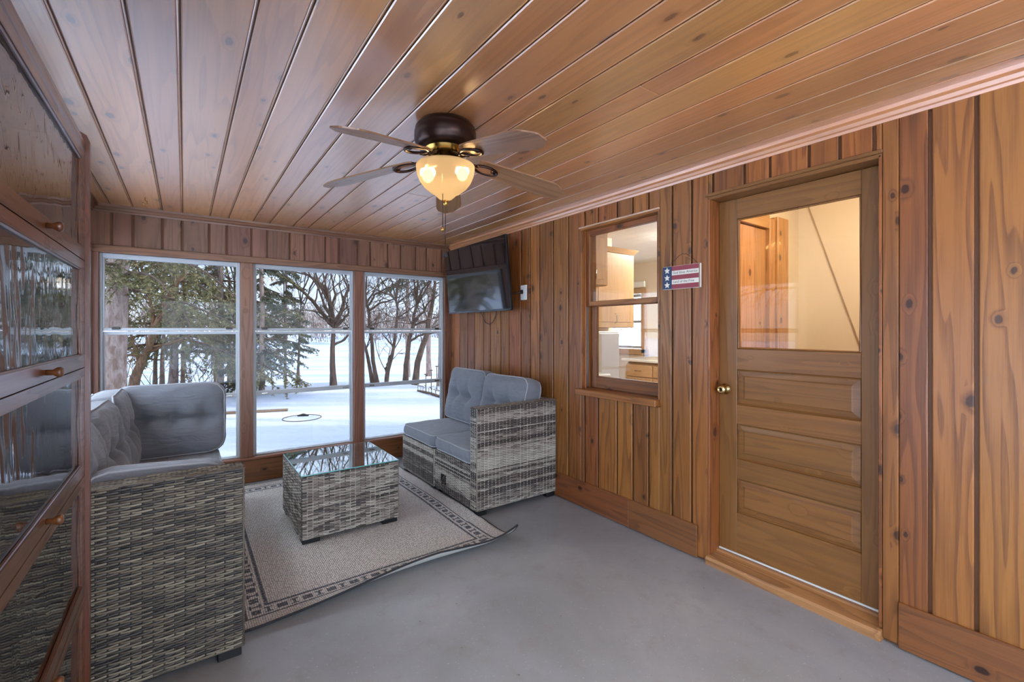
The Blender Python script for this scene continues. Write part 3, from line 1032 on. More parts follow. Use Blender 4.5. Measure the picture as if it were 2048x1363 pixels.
def sofa_module(label, loc, rz, w, kind, arm=None, seed=1, hole=False):
    """one section of a modular rattan sofa: front towards local -y, back at +y, arm '-x' or '+x'"""
    r = empty('sofa_section', loc, (0, 0, rz))
    tag(r, label, 'sofa section', 'rattan sofa sections')
    d, H, AT, ZS = 0.75, 0.778, 0.088, 0.352
    zb = 0.042
    hw, hd = w / 2, d / 2
    wv = Weave(kind)
    # core
    box('base', (-hw + 0.004, -hd + 0.004, zb), (hw - 0.004, hd - 0.004, ZS), frame_dark, r, 0.004)
    box('backrest', (-hw + 0.004, hd - AT, ZS), (hw - 0.004, hd - 0.004, H - 0.004), frame_dark, r, 0.004)
    if arm:
        sgn = -1 if arm == '-x' else 1
        xs = sorted((sgn * (hw - 0.004), sgn * (hw - AT)))
        box('arm', (xs[0], -hd + 0.004, ZS), (xs[1], hd - AT, H - 0.004), frame_dark, r, 0.004)
    for sx_ in (-1, 1):
        for sy_ in (-1, 1):
            xs = sorted((sx_ * (hw - 0.005), sx_ * (hw - 0.06)))
            yy = sorted((sy_ * (hd - 0.006), sy_ * (hd - 0.09)))
            box('leg', (xs[0], yy[0], 0), (xs[1], yy[1], zb), blackplastic, r, 0.003)
    # woven skins
    a0 = -hw
    fw = w
    h1 = ZS - zb
    if arm == '-x':
        wv.face((-hw, -hd, zb), (1, 0, 0), (0, 0, 1), (0, -1, 0), AT, H - zb, seed + 1)
        wv.face((-hw + AT, -hd, zb), (1, 0, 0), (0, 0, 1), (0, -1, 0), w - AT, h1, seed + 2)
    elif arm == '+x':
        wv.face((-hw, -hd, zb), (1, 0, 0), (0, 0, 1), (0, -1, 0), w - AT, h1, seed + 2)
        wv.face((hw - AT, -hd, zb), (1, 0, 0), (0, 0, 1), (0, -1, 0), AT, H - zb, seed + 1)
    else:
        wv.face((-hw, -hd, zb), (1, 0, 0), (0, 0, 1), (0, -1, 0), w, h1, seed + 2)
    for sg, nm in ((-1, '-x'), (1, '+x')):
        hh = H - zb if arm == nm else h1
        if sg < 0:
            wv.face((-hw, hd, zb), (0, -1, 0), (0, 0, 1), (-1, 0, 0), d, hh, seed + 3)
        else:
            wv.face((hw, -hd, zb), (0, 1, 0), (0, 0, 1), (1, 0, 0), d, hh, seed + 4)
    # tops
    wv.face((-hw, hd - AT, H), (1, 0, 0), (0, 1, 0), (0, 0, 1), w, AT, seed + 5)
    wv.face((-hw, hd - AT, ZS), (1, 0, 0), (0, 0, 1), (0, -1, 0), w, H - ZS, seed + 6)
    if arm == '-x':
        wv.face((-hw, -hd, H), (0, 1, 0), (-1, 0, 0), (0, 0, 1), d, -AT, seed + 7) if False else wv.face((-hw + AT, -hd, H), (0, 1, 0), (-1, 0, 0), (0, 0, 1), d - AT, AT, seed + 7)
        wv.face((-hw + AT, hd - AT, ZS), (0, -1, 0), (0, 0, 1), (1, 0, 0), d - AT, H - ZS, seed + 8)
    if arm == '+x':
        wv.face((hw, -hd, H), (0, 1, 0), (-1, 0, 0), (0, 0, 1), d - AT, AT, seed + 7)
        wv.face((hw - AT, -hd, ZS), (0, 1, 0), (0, 0, 1), (-1, 0, 0), d - AT, H - ZS, seed + 8)
    wv.face((-hw, hd, zb), (1, 0, 0), (0, 0, 1), (0, 1, 0), w, H - zb, seed + 9)
    wv.build(r)
    # rolled rims
    rim = lambda a, b: tube('rim', [a, b], 0.0035, piping_rattan, r, 6)
    rim((-hw, -hd, zb), (hw, -hd, zb))
    rim((-hw, hd - AT, H), (hw, hd - AT, H))
    if arm:
        s_ = -1 if arm == '-x' else 1
        rim((s_ * hw, -hd, zb), (s_ * hw, hd, zb))
        rim((s_ * hw, -hd, zb), (s_ * hw, -hd, H))
        rim((s_ * hw, -hd, H), (s_ * hw, hd, H))
        rim((s_ * hw, hd, zb), (s_ * hw, hd, H))
    if hole:
        hx, hz = (-hw + 0.16, 0.135)
        hb = box('hole_patch', (hx - 0.042, -hd - 0.008, hz - 0.035), (hx + 0.042, -hd + 0.002, hz + 0.045), plain('torn_hole', (0.004, 0.004, 0.004, 1), 0.9), r, 0.004)
        hb['label'] = 'dark torn hole in the weave'
        for p, q in (((-0.03, -0.03), (0.02, 0.035)), ((0.026, 0.045), (0.026, -0.035)), ((-0.042, -0.02), (0.042, -0.012))):
            tube('loose_strand', [(hx + p[0], -hd - 0.010, hz + p[1]), (hx + q[0], -hd - 0.012, hz + q[1])], 0.0022, piping_rattan, r, 5)
    return r


piping_rattan = plain('rattan_rim', lin(112, 102, 88), 0.45)
# left sofa: faces +x, back along the left wall
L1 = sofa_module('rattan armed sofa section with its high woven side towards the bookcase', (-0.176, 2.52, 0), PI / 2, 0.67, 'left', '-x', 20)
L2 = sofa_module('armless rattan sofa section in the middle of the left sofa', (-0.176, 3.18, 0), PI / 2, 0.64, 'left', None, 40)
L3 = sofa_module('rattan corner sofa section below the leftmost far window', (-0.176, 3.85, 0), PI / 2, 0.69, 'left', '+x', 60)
R1 = sofa_module('rattan armed sofa section under the kitchen-side plank wall, torn hole in front', (2.078, 3.135, 0), -PI / 2, 0.67, 'right', '+x', 80, True)
R2 = sofa_module('armless rattan sofa section below the television', (2.066, 3.80, 0), -PI / 2, 0.655, 'right', None, 100)


def cushion(name, label, Wd, Ht, Th, loc, rot, tufts=(), bulge=0.03, seed=0, cat='cushion', group='grey sofa cushions', corner=0.07, wrinkle=0.009, sag=0.0):
    """box cushion in local xz plane (x width, z height), thickness along y, front at -y"""
    N, R = 88, 20
    out = []
    hw, hh = Wd / 2, Ht / 2
    per = []
    # rounded rectangle outline, evenly stepped
    segs = [((hw - corner, -hh), (hw - corner, -hh + corner), -90), ((hw - corner, hh - corner), (hw - corner, hh - corner), 0)]
    pts = []
    cs = [(hw - corner, -hh + corner, -90), (hw - corner, hh - corner, 0), (-hw + corner, hh - corner, 90), (-hw + corner, -hh + corner, 180)]
    lens = [Ht - 2 * corner, Wd - 2 * corner, Ht - 2 * corner, Wd - 2 * corner]
    tot = sum(lens) + 2 * PI * corner
    for k, (cx, cz, a0) in enumerate(cs):
        na = 6
        for j in range(na):
            a = math.radians(a0 + 90 * j / (na - 1))
            pts.append((cx + corner * math.cos(a), cz + corner * math.sin(a)))
        nx, nz, na0 = cs[(k + 1) % 4]
        a = math.radians(na0)
        e = (nx + corner * math.cos(a), nz + corner * math.sin(a))
        n = 16
        p = pts[-1]
        for j in range(1, n):
            pts.append((p[0] + (e[0] - p[0]) * j / n, p[1] + (e[1] - p[1]) * j / n))
    N = len(pts)
    V, F = [], []

    def shape(x, z, s, side):
        e = max(0.0, 1 - s ** 4)
        y = Th / 2 + bulge * e
        if side < 0:
            for tx, tz in tufts:
                d2 = (x - tx) ** 2 + (z - tz) ** 2
                y -= 0.045 * math.exp(-d2 / 0.0035)
                y -= 0.018 * math.exp(-((z - tz) ** 2) / 0.0006) * math.exp(-((x - tx) ** 2) / 0.03)
                y -= 0.010 * math.exp(-((x - tx) ** 2) / 0.0006) * math.exp(-((z - tz) ** 2) / 0.02)
        w = mnoise.noise(Vector((x * 5 + seed * 3.1, z * 9, seed * 1.7 + side)))
        w2 = mnoise.noise(Vector((x * 16 + seed, z * 30, seed + side * 2)))
        y += wrinkle * (w + 0.5 * w2) * (0.4 + 0.6 * s)
        return y * side
    rings = []
    prof = [(k / R) for k in range(R + 1)]
    for side in (-1, 1):
        b = len(V)
        V.append((0, shape(0, 0, 0, side), -sag * 0))
        for k in range(1, R + 1):
            s = prof[k] ** 0.8
            for (px, pz) in pts:
                # round the rim
                rr = 1.0 if k < R else 0.992
                x, z = px * s * rr, pz * s * rr
                V.append((x, shape(x, z, s, side) * (1.0 if k < R else 0.93), z))
        for i in range(N):
            F.append((b, b + 1 + i, b + 1 + (i + 1) % N))
        for k in range(R - 1):
            for i in range(N):
                j = (i + 1) % N
                F.append((b + 1 + k * N + i, b + 1 + k * N + j, b + 1 + (k + 1) * N + j, b + 1 + (k + 1) * N + i))
        rings.append(b + 1 + (R - 1) * N)
    # side boxing, swollen a little, with gathers
    nb = 6
    prev = rings[0]
    for q in range(1, nb):
        t = q / nb
        b = len(V)
        for i, (px, pz) in enumerate(pts):
            g = mnoise.noise(Vector((px * 26 + seed, pz * 26, t * 3)))
            o = 1 + 0.035 * math.sin(PI * t) + 0.012 * g * math.sin(PI * t)
            y0_, y1_ = V[rings[0] + i][1], V[rings[1] + i][1]
            V.append((px * o, y0_ + (y1_ - y0_) * t, pz * o))
        for i in range(N):
            j = (i + 1) % N
            F.append((prev + i, prev + j, b + j, b + i))
        prev = b
    for i in range(N):
        j = (i + 1) % N
        F.append((prev + i, prev + j, rings[1] + j, rings[1] + i))
    o = mesh(name, V, F, grey_fabric, None, True, loc, rot)
    tag(o, label, cat, group)
    for rg in rings:
        tube('piping', [Vector(V[rg + i]) * 1.004 for i in range(0, N, 2)], 0.0055, piping_m, o, 6, True)
    return o


tf = lambda w, h: [(-w * 0.17, h * 0.0), (w * 0.17, h * 0.0)]
tl = math.radians
# seat cushions lie flat: thickness along world z (rotate -90 about x), so local z -> depth
def seat(label, loc, w, d, seed, rz):
    return cushion('seat_cushion', label, w, d, 0.095, loc, (PI / 2, 0, rz), (), 0.014, seed, 'cushion', 'grey seat cushions', 0.05, 0.004)


zs = 0.410
seat('grey seat cushion beside the woven arm of the left sofa', (-0.145, 2.56, zs), 0.56, 0.62, 1, PI / 2)
seat('grey seat cushion in the middle of the left sofa', (-0.145, 3.175, zs), 0.62, 0.62, 2, PI / 2)
seat('grey seat cushion in the left sofa corner below the window', (-0.125, 3.785, zs), 0.56, 0.66, 3, PI / 2)
seat('grey seat cushion beside the woven arm of the right sofa', (2.022, 3.175, zs), 0.57, 0.65, 4, -PI / 2)
seat('grey seat cushion below the television', (2.012, 3.79, zs), 0.63, 0.65, 5, -PI / 2)
# back cushions
cushion('back_cushion', 'near slumped grey back cushion by the bookcase end of the left sofa', 0.52, 0.46, 0.15, (-0.365, 2.56, 0.700), (tl(-14), 0, PI / 2), [(-0.09, 0), (0.09, 0)], 0.04, 11, group='grey back cushions', wrinkle=0.012)
cushion('back_cushion', 'second grey back cushion from the bookcase on the left sofa', 0.58, 0.47, 0.15, (-0.375, 3.13, 0.715), (tl(-12), 0, PI / 2 - 0.05), [(-0.1, 0), (0.1, 0)], 0.04, 12, group='grey back cushions', wrinkle=0.012)
cushion('back_cushion', 'grey back cushion pressed into the left sofa corner', 0.56, 0.48, 0.15, (-0.36, 3.69, 0.715), (tl(-10), 0, PI / 2), [(-0.1, 0), (0.1, 0)], 0.04, 13, group='grey back cushions', wrinkle=0.010)
cushion('back_cushion', 'large grey back cushion facing the room in front of the leftmost far window', 0.63, 0.49, 0.15, (-0.075, 4.005, 0.715), (tl(-7), 0, -0.03), [(-0.16, 0.01), (0.02, 0.0), (0.19, 0.0)], 0.055, 14, group='grey back cushions', corner=0.095, wrinkle=0.014)
cushion('arm_cushion', 'grey cushion wedged against the inside of the left sofa arm', 0.46, 0.36, 0.09, (-0.085, 2.345, 0.615), (tl(2), tl(-3), PI), [], 0.015, 15, group='grey back cushions', wrinkle=0.014)
cushion('back_cushion', 'tufted grey back cushion below the television, nearest the window', 0.64, 0.49, 0.15, (2.235, 3.79, 0.715), (tl(-12), 0, -PI / 2), [(-0.13, 0), (0.10, -0.01)], 0.045, 16, group='grey back cushions')
cushion('back_cushion', 'tufted grey back cushion next to the right sofa arm', 0.58, 0.47, 0.16, (2.25, 3.185, 0.71), (tl(-14), 0, -PI / 2 + 0.06), [(-0.11, 0), (0.11, 0)], 0.05, 17, group='grey back cushions', wrinkle=0.010)

# coffee table
tb = empty('coffee_table', (0.90, 3.36, 0.012))
tag(tb, 'square rattan coffee table with a clear glass top', 'table')
wv = Weave('table')
hw, hd, zt, zb = 0.313, 0.317, 0.420, 0.032
box('core', (-hw + 0.004, -hd + 0.004, zb), (hw - 0.004, hd - 0.004, zt - 0.002), frame_dark, tb, 0.004)
wv.face((-hw, -hd, zb), (1, 0, 0), (0, 0, 1), (0, -1, 0), 2 * hw, zt - zb, 201)
wv.face((hw, -hd, zb), (0, 1, 0), (0, 0, 1), (1, 0, 0), 2 * hd, zt - zb, 202)
wv.face((hw, hd, zb), (-1, 0, 0), (0, 0, 1), (0, 1, 0), 2 * hw, zt - zb, 203)
wv.face((-hw, hd, zb), (0, -1, 0), (0, 0, 1), (-1, 0, 0), 2 * hd, zt - zb, 204)
wv.face((-hw, -hd, zt - 0.002), (1, 0, 0), (0, 1, 0), (0, 0, 1), 2 * hw, 2 * hd, 205)
wv.build(tb)
gt = box('glass_top', (-hw, -hd, zt + 0.005), (hw, hd, zt + 0.011), tableglass, tb)
gt['label'] = 'clear greenish glass table top'
tube('glass_edge', [(-hw, -hd, 0), (hw, -hd, 0), (hw, hd, 0), (-hw, hd, 0)], 0.0032, edgeglass, gt, 6, True, False)
for sx_ in (-1, 1):
    for sy_ in (-1, 1):
        xs = sorted((sx_ * (hw - 0.006), sx_ * (hw - 0.11)))
        yy = sorted((sy_ * (hd - 0.006), sy_ * (hd - 0.06)))
        box('leg', (xs[0], yy[0], 0), (xs[1], yy[1], zb), blackplastic, tb, 0.003)


# ---------------------------------------------------------------- rug
def rug_mat():
    t = NT('woven_rug')
    c = t.n('ShaderNodeUVMap', uv_map='metres').outputs[0]
    sp = t.n('ShaderNodeSeparateXYZ')
    t.set(sp.inputs[0], c)
    x, y = sp.outputs[0], sp.outputs[1]
    RW, RH = 1.59, 2.20
    dx = t.math('MINIMUM', x, t.math('SUBTRACT', RW, x))
    dy = t.math('MINIMUM', y, t.math('SUBTRACT', RH, y))
    ed = t.math('MINIMUM', dx, dy)
    # position along the border
    vert = t.math('LESS_THAN', dx, dy)
    al = t.math('ADD', t.math('MULTIPLY', y, vert), t.math('MULTIPLY', x, t.math('SUBTRACT', 1.0, vert)))
    # knit
    vo = t.n('ShaderNodeTexVoronoi', feature='F1')
    t.set(vo.inputs['Vector'], t.mapping(c, scale=(1, 0.8, 1)))
    vo.inputs['Scale'].default_value = 105
    vo.inputs['Randomness'].default_value = 0.35
    kd = vo.outputs['Distance']
    hgt = t.smooth(kd, 0.62, 0.1)

    def band(lo, hi):
        return t.math('MULTIPLY', t.math('GREATER_THAN', ed, lo), t.math('LESS_THAN', ed, hi))
    m = t.math('ADD', band(0.098, 0.112), band(0.190, 0.206))
    # alternating squares and small bars between the two lines
    ph = t.math('FRACT', t.math('DIVIDE', al, 0.115))
    mid = t.math('ABSOLUTE', t.math('SUBTRACT', ed, 0.151))
    sq = t.math('MULTIPLY', t.math('LESS_THAN', t.math('ABSOLUTE', t.math('SUBTRACT', ph, 0.28)), 0.20), t.math('LESS_THAN', mid, 0.020))
    bar = t.math('MULTIPLY', t.math('LESS_THAN', t.math('ABSOLUTE', t.math('SUBTRACT', ph, 0.76)), 0.055), t.math('LESS_THAN', mid, 0.018))
    bar2 = t.math('MULTIPLY', t.math('LESS_THAN', t.math('ABSOLUTE', t.math('SUBTRACT', ph, 0.76)), 0.16), t.math('MULTIPLY', t.math('GREATER_THAN', mid, 0.016), t.math('LESS_THAN', mid, 0.026)))
    m = t.math('ADD', m, t.math('ADD', sq, t.math('ADD', bar, bar2)), clamp=True)
    m = t.math('MULTIPLY', m, t.smooth(t.noise(c, 90, 2), 0.25, 0.45))
    lt = t.mix(hgt, lin(158, 152, 146), lin(240, 235, 230))
    dk = t.mix(hgt, lin(66, 68, 74), lin(112, 114, 121))
    col = t.mix(m, lt, dk)
    t.bsdf(col, 0.9, t.bump(hgt, 0.7, 0.006))
    return t.m


rug_m = rug_mat()
rug_under = plain('rug_backing', lin(205, 205, 198), 0.8)
rug_edge = plain('rug_binding', lin(40, 40, 44), 0.8)
RX0, RX1, RY0, RY1 = 0.125, 1.715, 2.30, 4.50
NX, NY = 80, 130


def rug_z(x, y):
    u, v = (x - RX0), (y - RY0)
    # the front edge is curled up, most towards the right
    amt = 0.25 + 0.75 * min(1, max(0, (u - 0.15) / 0.9))
    amt *= 1 - 0.25 * math.sin(u * 5.0 + 0.5)
    k = max(0.0, 1 - v / 0.17)
    z = 0.072 * amt * k ** 1.8
    # right edge lifts a little, in waves, and the free corner most
    e = max(0.0, 1 - (RX1 - x) / 0.14)
    z += (0.012 + 0.010 * math.sin(y * 7)) * e ** 2
    z += 0.035 * max(0, 1 - math.hypot(RX1 - x, y - RY0) / 0.22) ** 1.5
    z += 0.0015 * (1 + mnoise.noise(Vector((x * 3, y * 3, 0))))
    if y > 2.95 and x > 1.68:
        z = min(z, 0.02)
    return z


V, F = [], []
ths = 0.008
ylist = []
for j in range(NY + 1):
    ylist.append(RY0 + (RY1 - RY0) * (j / NY) ** 1.5)
for lay in (0, 1):
    for j in range(NY + 1):
        for i in range(NX + 1):
            x = RX0 + (RX1 - RX0) * i / NX
            y = ylist[j]
            wob = 0.012 * math.sin(y * 5.2) * max(0, 1 - (RX1 - x) / 0.3)
            # curled strip shortens in plan
            v = y - RY0
            yy = y + 0.030 * max(0, 1 - v / 0.17) ** 2 * (0.4 + 0.6 * min(1, (x - RX0) / 1.0))
            V.append((x - wob - (0.010 if x > 1.6 and y > 2.75 else 0), yy, rug_z(x, y) + 0.002 + (ths if lay else 0)))
S = (NX + 1) * (NY + 1)
for j in range(NY):
    for i in range(NX):
        a = j * (NX + 1) + i
        F.append((a, a + NX + 1, a + NX + 2, a + 1))
        F.append((S + a, S + a + 1, S + a + NX + 2, S + a + NX + 1))
nlow = len(F)
rimidx = [i for i in range(NX + 1)] + [(j) * (NX + 1) + NX for j in range(1, NY + 1)] + [NY * (NX + 1) + i for i in range(NX - 1, -1, -1)] + [j * (NX + 1) for j in range(NY - 1, 0, -1)]
for k in range(len(rimidx)):
    a, b = rimidx[k], rimidx[(k + 1) % len(rimidx)]
    F.append((a, b, S + b, S + a))
rug = mesh('rug', V, F, rug_m, None, True, fix=False)
rug.data.materials.append(rug_under)
rug.data.materials.append(rug_edge)
mi = []
for k, p in enumerate(rug.data.polygons):
    if k < nlow:
        p.material_index = 1 if k % 2 == 0 else 0
    else:
        p.material_index = 2
uv = rug.data.uv_layers.new(name='metres')
for lp in rug.data.loops:
    vi = lp.vertex_index % S
    i, j = vi % (NX + 1), vi // (NX + 1)
    uv.data[lp.index].uv = ((RX1 - RX0) * i / NX, ylist[j] - RY0)
tag(rug, 'beige woven rug with a charcoal patterned border and curled front edge', 'rug')
bind = [Vector(V[S + i]) + Vector((0, 0, -ths / 2)) for i in rimidx]
bd = tube('binding', bind, 0.0055, rug_edge, rug, 6, True)
bd['label'] = 'dark stitched rug binding'

# ---------------------------------------------------------------- bookcase
bk = empty('bookcase', (-0.41, 1.63, 0))
tag(bk, 'dark wooden bookcase with five stacked lift-up glass doors', 'bookcase')
hy, xf, xbk = 0.49, 0.148, -0.135
ZTOP = 2.02
for s_ in (-1, 1):
    a, b = sorted((s_ * hy, s_ * (hy - 0.018)))
    poly = [(xbk, 0.0), (xf, 0.0), (xf, ZTOP - 0.03), (xf - 0.008, ZTOP - 0.010), (xf - 0.025, ZTOP), (xbk, ZTOP)]
    V = [(x, a, z) for x, z in poly] + [(x, b, z) for x, z in poly]
    n = len(poly)
    mesh('side_panel', V, [list(range(n)), list(range(n, 2 * n))] + [(i, (i + 1) % n, n + (i + 1) % n, n + i) for i in range(n)], casewood['Z'], bk)
iy = hy - 0.0185
box('back_panel', (xbk, -iy, 0.02), (xbk + 0.01, iy, ZTOP - 0.02), casewood['Z'], bk)
box('top_board', (xbk + 0.01, -iy, ZTOP - 0.03), (xf - 0.02, iy, ZTOP - 0.010), casewood['Y'], bk, 0.003)
box('frieze', (xf - 0.032, -iy, 1.951), (xf - 0.012, iy, ZTOP - 0.032), casewood['Y'], bk, 0.003)
box('plinth', (xf - 0.04, -iy, 0.0), (xf - 0.022, iy, 0.088), casewood['Y'], bk, 0.003)
DB = [1.949, 1.582, 1.222, 0.857, 0.455, 0.09]
for k in range(5):
    zt_, zb_ = DB[k], DB[k + 1]
    if k < 4:
        box('shelf', (xbk + 0.01, -iy, zb_ - 0.012), (xf - 0.045, iy, zb_ + 0.006), casewood['Y'], bk, 0.002)
    h = zt_ - zb_ - 0.003
    xd0, xd1 = -0.011, 0.011
    wy = iy - 0.002
    st, tr, br = 0.045, 0.030, 0.042
    V, F = [], []
    df = boxes('door', [((xd0, -wy, -h / 2), (xd1, -wy + st, h / 2)), ((xd0, wy - st, -h / 2), (xd1, wy, h / 2)),
                        ((xd0, -wy + st, h / 2 - tr), (xd1, wy - st, h / 2)), ((xd0, -wy + st, -h / 2), (xd1, wy - st, -h / 2 + br))], casewood['Y'], bk)
    df.location = (xf - 0.024, 0, (zt_ + zb_) / 2)
    box('pane', (-0.002, -wy + st, -h / 2 + br), (0.001, wy - st, h / 2 - tr), caseglass, df)
    lathe('knob', [(0.0, 0.0), (0.007, 0.0), (0.007, 0.012), (0.012, 0.020), (0.013, 0.026), (0.009, 0.031), (0.0, 0.032)], casewood['X'], df, 16, (xd1, -0.06, -h / 2 + br / 2), (0, PI / 2, 0))
    tube('glazing_bead', [(0.004, -wy + st, -h / 2 + br), (0.004, wy - st, -h / 2 + br), (0.004, wy - st, h / 2 - tr), (0.004, -wy + st, h / 2 - tr)], 0.004, casewood['Y'], df, 6, True, False)

# ---------------------------------------------------------------- television
tv = empty('television', (2.313, 3.854, 1.853))
tv.rotation_euler = (0, 0, 0)
tag(tv, 'black flat television tilted down from the plank wall', 'television')
ti, yw = 0.093, -0.017
nrm = Vector((-math.cos(yw), -math.sin(yw), 0))
rgt = Vector((math.sin(yw), -math.cos(yw), 0))
up = Vector((0, 0, 1)) * math.cos(ti) + nrm * math.sin(ti)
nn = rgt.cross(up)           # faces out of the screen or into the wall
M = Matrix((rgt, up, nn)).transposed().to_3x3()
tv.rotation_euler = M.to_euler()
sgn = 1 if nn.dot(nrm) > 0 else -1
TW, TH = 1.19 / 2, 0.669 / 2
f_ = lambda a, b: tuple(sorted((a * sgn, b * sgn)))
za, zb2 = f_(-0.028, 0.0)
box('body', (-TW, -TH, za), (TW, TH, zb2), tvbezel, tv, 0.006)
za, zb2 = f_(-0.065, -0.0285)
box('rear_housing', (-TW * 0.75, -TH * 0.8, za), (TW * 0.75, TH * 0.55, zb2), tvbezel, tv, 0.012)
za, zb2 = f_(0.0005, 0.0025)
box('screen', (-TW + 0.010, -TH + 0.018, za), (TW - 0.010, TH - 0.010, zb2), screen_mat(), tv)
za, zb2 = f_(0.0, 0.004)
box('lower_bezel', (-TW, -TH, za), (TW, -TH + 0.017, zb2), plain('tv_lip', lin(60, 66, 72), 0.2), tv, 0.002)
za, zb2 = f_(-0.126, -0.066)
box('wall_mount', (-0.12, -0.16, za), (0.12, 0.10, zb2), blackplastic, tv, 0.004)

# cables and plate
pl = empty('wall_plate', (D - 0.008, 3.233, 1.679))
tag(pl, 'small pale wall plate with a cable, right of the television', 'wall plate')
box('plate', (-0.010, -0.044, -0.066), (0.0, 0.044, 0.066), wplate, pl, 0.003)
box('socket', (-0.022, 0.0, -0.012), (-0.0105, 0.03, 0.024), blackplastic, pl, 0.003)
tc_ = tube('power_cable', [(D - 0.028, 3.250, 1.685), (D - 0.06, 3.29, 1.672), (D - 0.09, 3.33, 1.668), (D - 0.10, 3.38, 1.69), (D - 0.105, 3.46, 1.75)], 0.005, blackplastic, None, 8)
tag(tc_, 'short black cable from the wall plate to the television', 'cable')
tc2 = tube('loop_cable', [(D - 0.04, 3.95, 1.60), (D - 0.018, 3.93, 1.50), (D - 0.015, 3.87, 1.42), (D - 0.015, 3.80, 1.40), (D - 0.015, 3.74, 1.42), (D - 0.018, 3.66, 1.50), (D - 0.04, 3.63, 1.60)], 0.003, blackplastic, None, 6)
tag(tc2, 'thin black cable looping below the television', 'cable')

# ---------------------------------------------------------------- sign
sg = empty('wall_sign', (D - 0.010, 1.643, 1.669))
tag(sg, 'painted wooden flag sign with three stars, hung between window and door', 'sign')
navy = plain('sign_navy', lin(40, 62, 92), 0.6)
red = plain('sign_red', lin(142, 62, 72), 0.6)
crm = plain('sign_cream', lin(226, 220, 205), 0.6)
inkm = plain('sign_ink', lin(60, 70, 66), 0.7)
SW, SH, sT = 0.128, 0.071, 0.016
box('board', (-sT, -SW, -SH), (0, SW, SH), crm, sg, 0.002)
box('field', (-sT - 0.0012, SW - 0.066, -SH + 0.002), (-sT - 0.0002, SW - 0.002, SH - 0.002), navy, sg)
sh = (2 * SH - 0.004) / 5
for k in (0, 2, 4):
    box('stripe', (-sT - 0.0012, -SW + 0.008, SH - 0.002 - (k + 1) * sh), (-sT - 0.0002, SW - 0.0665, SH - 0.002 - k * sh), red, sg)
box('end_strip', (-sT - 0.0014, -SW, -SH), (-sT - 0.0001, -SW + 0.0075, SH), plain('sign_edge', lin(150, 135, 110), 0.6), sg)
for k in (-1, 0, 1):
    V = [(0, 0, 0)]
    for i in range(10):
        a = PI / 2 + PI * i / 5
        r = 0.0205 if i % 2 == 0 else 0.0095
        V.append((0, r * math.cos(a), r * math.sin(a)))
    V += [(0.002, v[1], v[2]) for v in V[1:]]
    F = [(0, 1 + i, 1 + (i + 1) % 10) for i in range(10)] + [(1 + i, 1 + (i + 1) % 10, 11 + (i + 1) % 10, 11 + i) for i in range(10)]
    mesh('star', V, F, crm, sg, False, (-sT - 0.0034, SW - 0.034, k * -0.0445))


def lettering(txt, parent, loc, size):
    cu = bpy.data.curves.new('lettering', 'FONT')
    cu.body = txt
    cu.size = size
    cu.shear = 0.1
    cu.extrude = 0.0002
    cu.space_character = 1.05
    tmp = bpy.data.objects.new('tmp', cu)
    COL.objects.link(tmp)
    bpy.context.view_layer.update()
    me = bpy.data.meshes.new_from_object(tmp.evaluated_get(bpy.context.evaluated_depsgraph_get()))
    bpy.data.objects.remove(tmp)
    me.materials.clear()
    me.materials.append(inkm)
    o = bpy.data.objects.new('lettering', me)
    o.location = loc
    o.rotation_euler = (PI / 2, 0, -PI / 2)
    link(o, parent)
    return o


lettering('God bless America', sg, (-sT - 0.0006, SW - 0.072, SH - 0.002 - 2 * sh + 0.008), 0.0205)
lettering('Land of the Free', sg, (-sT - 0.0006, SW - 0.074, SH - 0.002 - 4 * sh + 0.008), 0.0205)
wr_ = tube('hanging_wire', [(-0.006, SW - 0.03, SH), (-0.004, SW - 0.075, SH + 0.035), (-0.003, SW - 0.11, SH + 0.062), (-0.003, 0.0, SH + 0.07), (-0.003, -0.03, SH + 0.066), (-0.004, -SW + 0.05, SH + 0.03), (-0.006, -SW + 0.02, SH)], 0.0012, bronze, sg, 5)

# ---------------------------------------------------------------- ceiling hook
hk = tube('ceiling_hook', [(0, 0, 0.0), (0, 0, -0.02), (0.012, 0, -0.03), (0.014, 0, -0.042), (0.0, 0, -0.052), (-0.012, 0, -0.046), (-0.012, 0, -0.038)], 0.003, brass, None, 8, loc=(-0.231, 4.20, ZC))
tag(hk, 'small brass screw hook in the ceiling above the sofa corner', 'hook')

# ---------------------------------------------------------------- ceiling fan
FX, FY = 0.983, 1.894
fan = empty('ceiling_fan', (FX, FY, ZC))
tag(fan, 'bronze five-blade ceiling fan with a lit frosted bowl', 'ceiling fan')
lathe('motor_housing', [(0.0, 0.0), (0.118, 0.0), (0.128, -0.012), (0.137, -0.022), (0.139, -0.030), (0.139, -0.040), (0.142, -0.043), (0.142, -0.082), (0.139, -0.086), (0.137, -0.098), (0.126, -0.112), (0.105, -0.120), (0.085, -0.122), (0.0, -0.122)], bronze, fan, 56)
lathe('vent_ring', [(0.098, -0.118), (0.088, -0.135), (0.070, -0.150), (0.050, -0.158), (0.0, -0.158)], brass, fan, 48)
lathe('switch_housing', [(0.035, -0.150), (0.040, -0.162), (0.048, -0.170), (0.052, -0.185), (0.056, -0.196), (0.0, -0.198)], bronze, fan, 40)
lathe('bowl_holder', [(0.05, -0.190), (0.09, -0.194), (0.11, -0.197), (0.11, -0.201), (0.0, -0.201)], bronze, fan, 40)


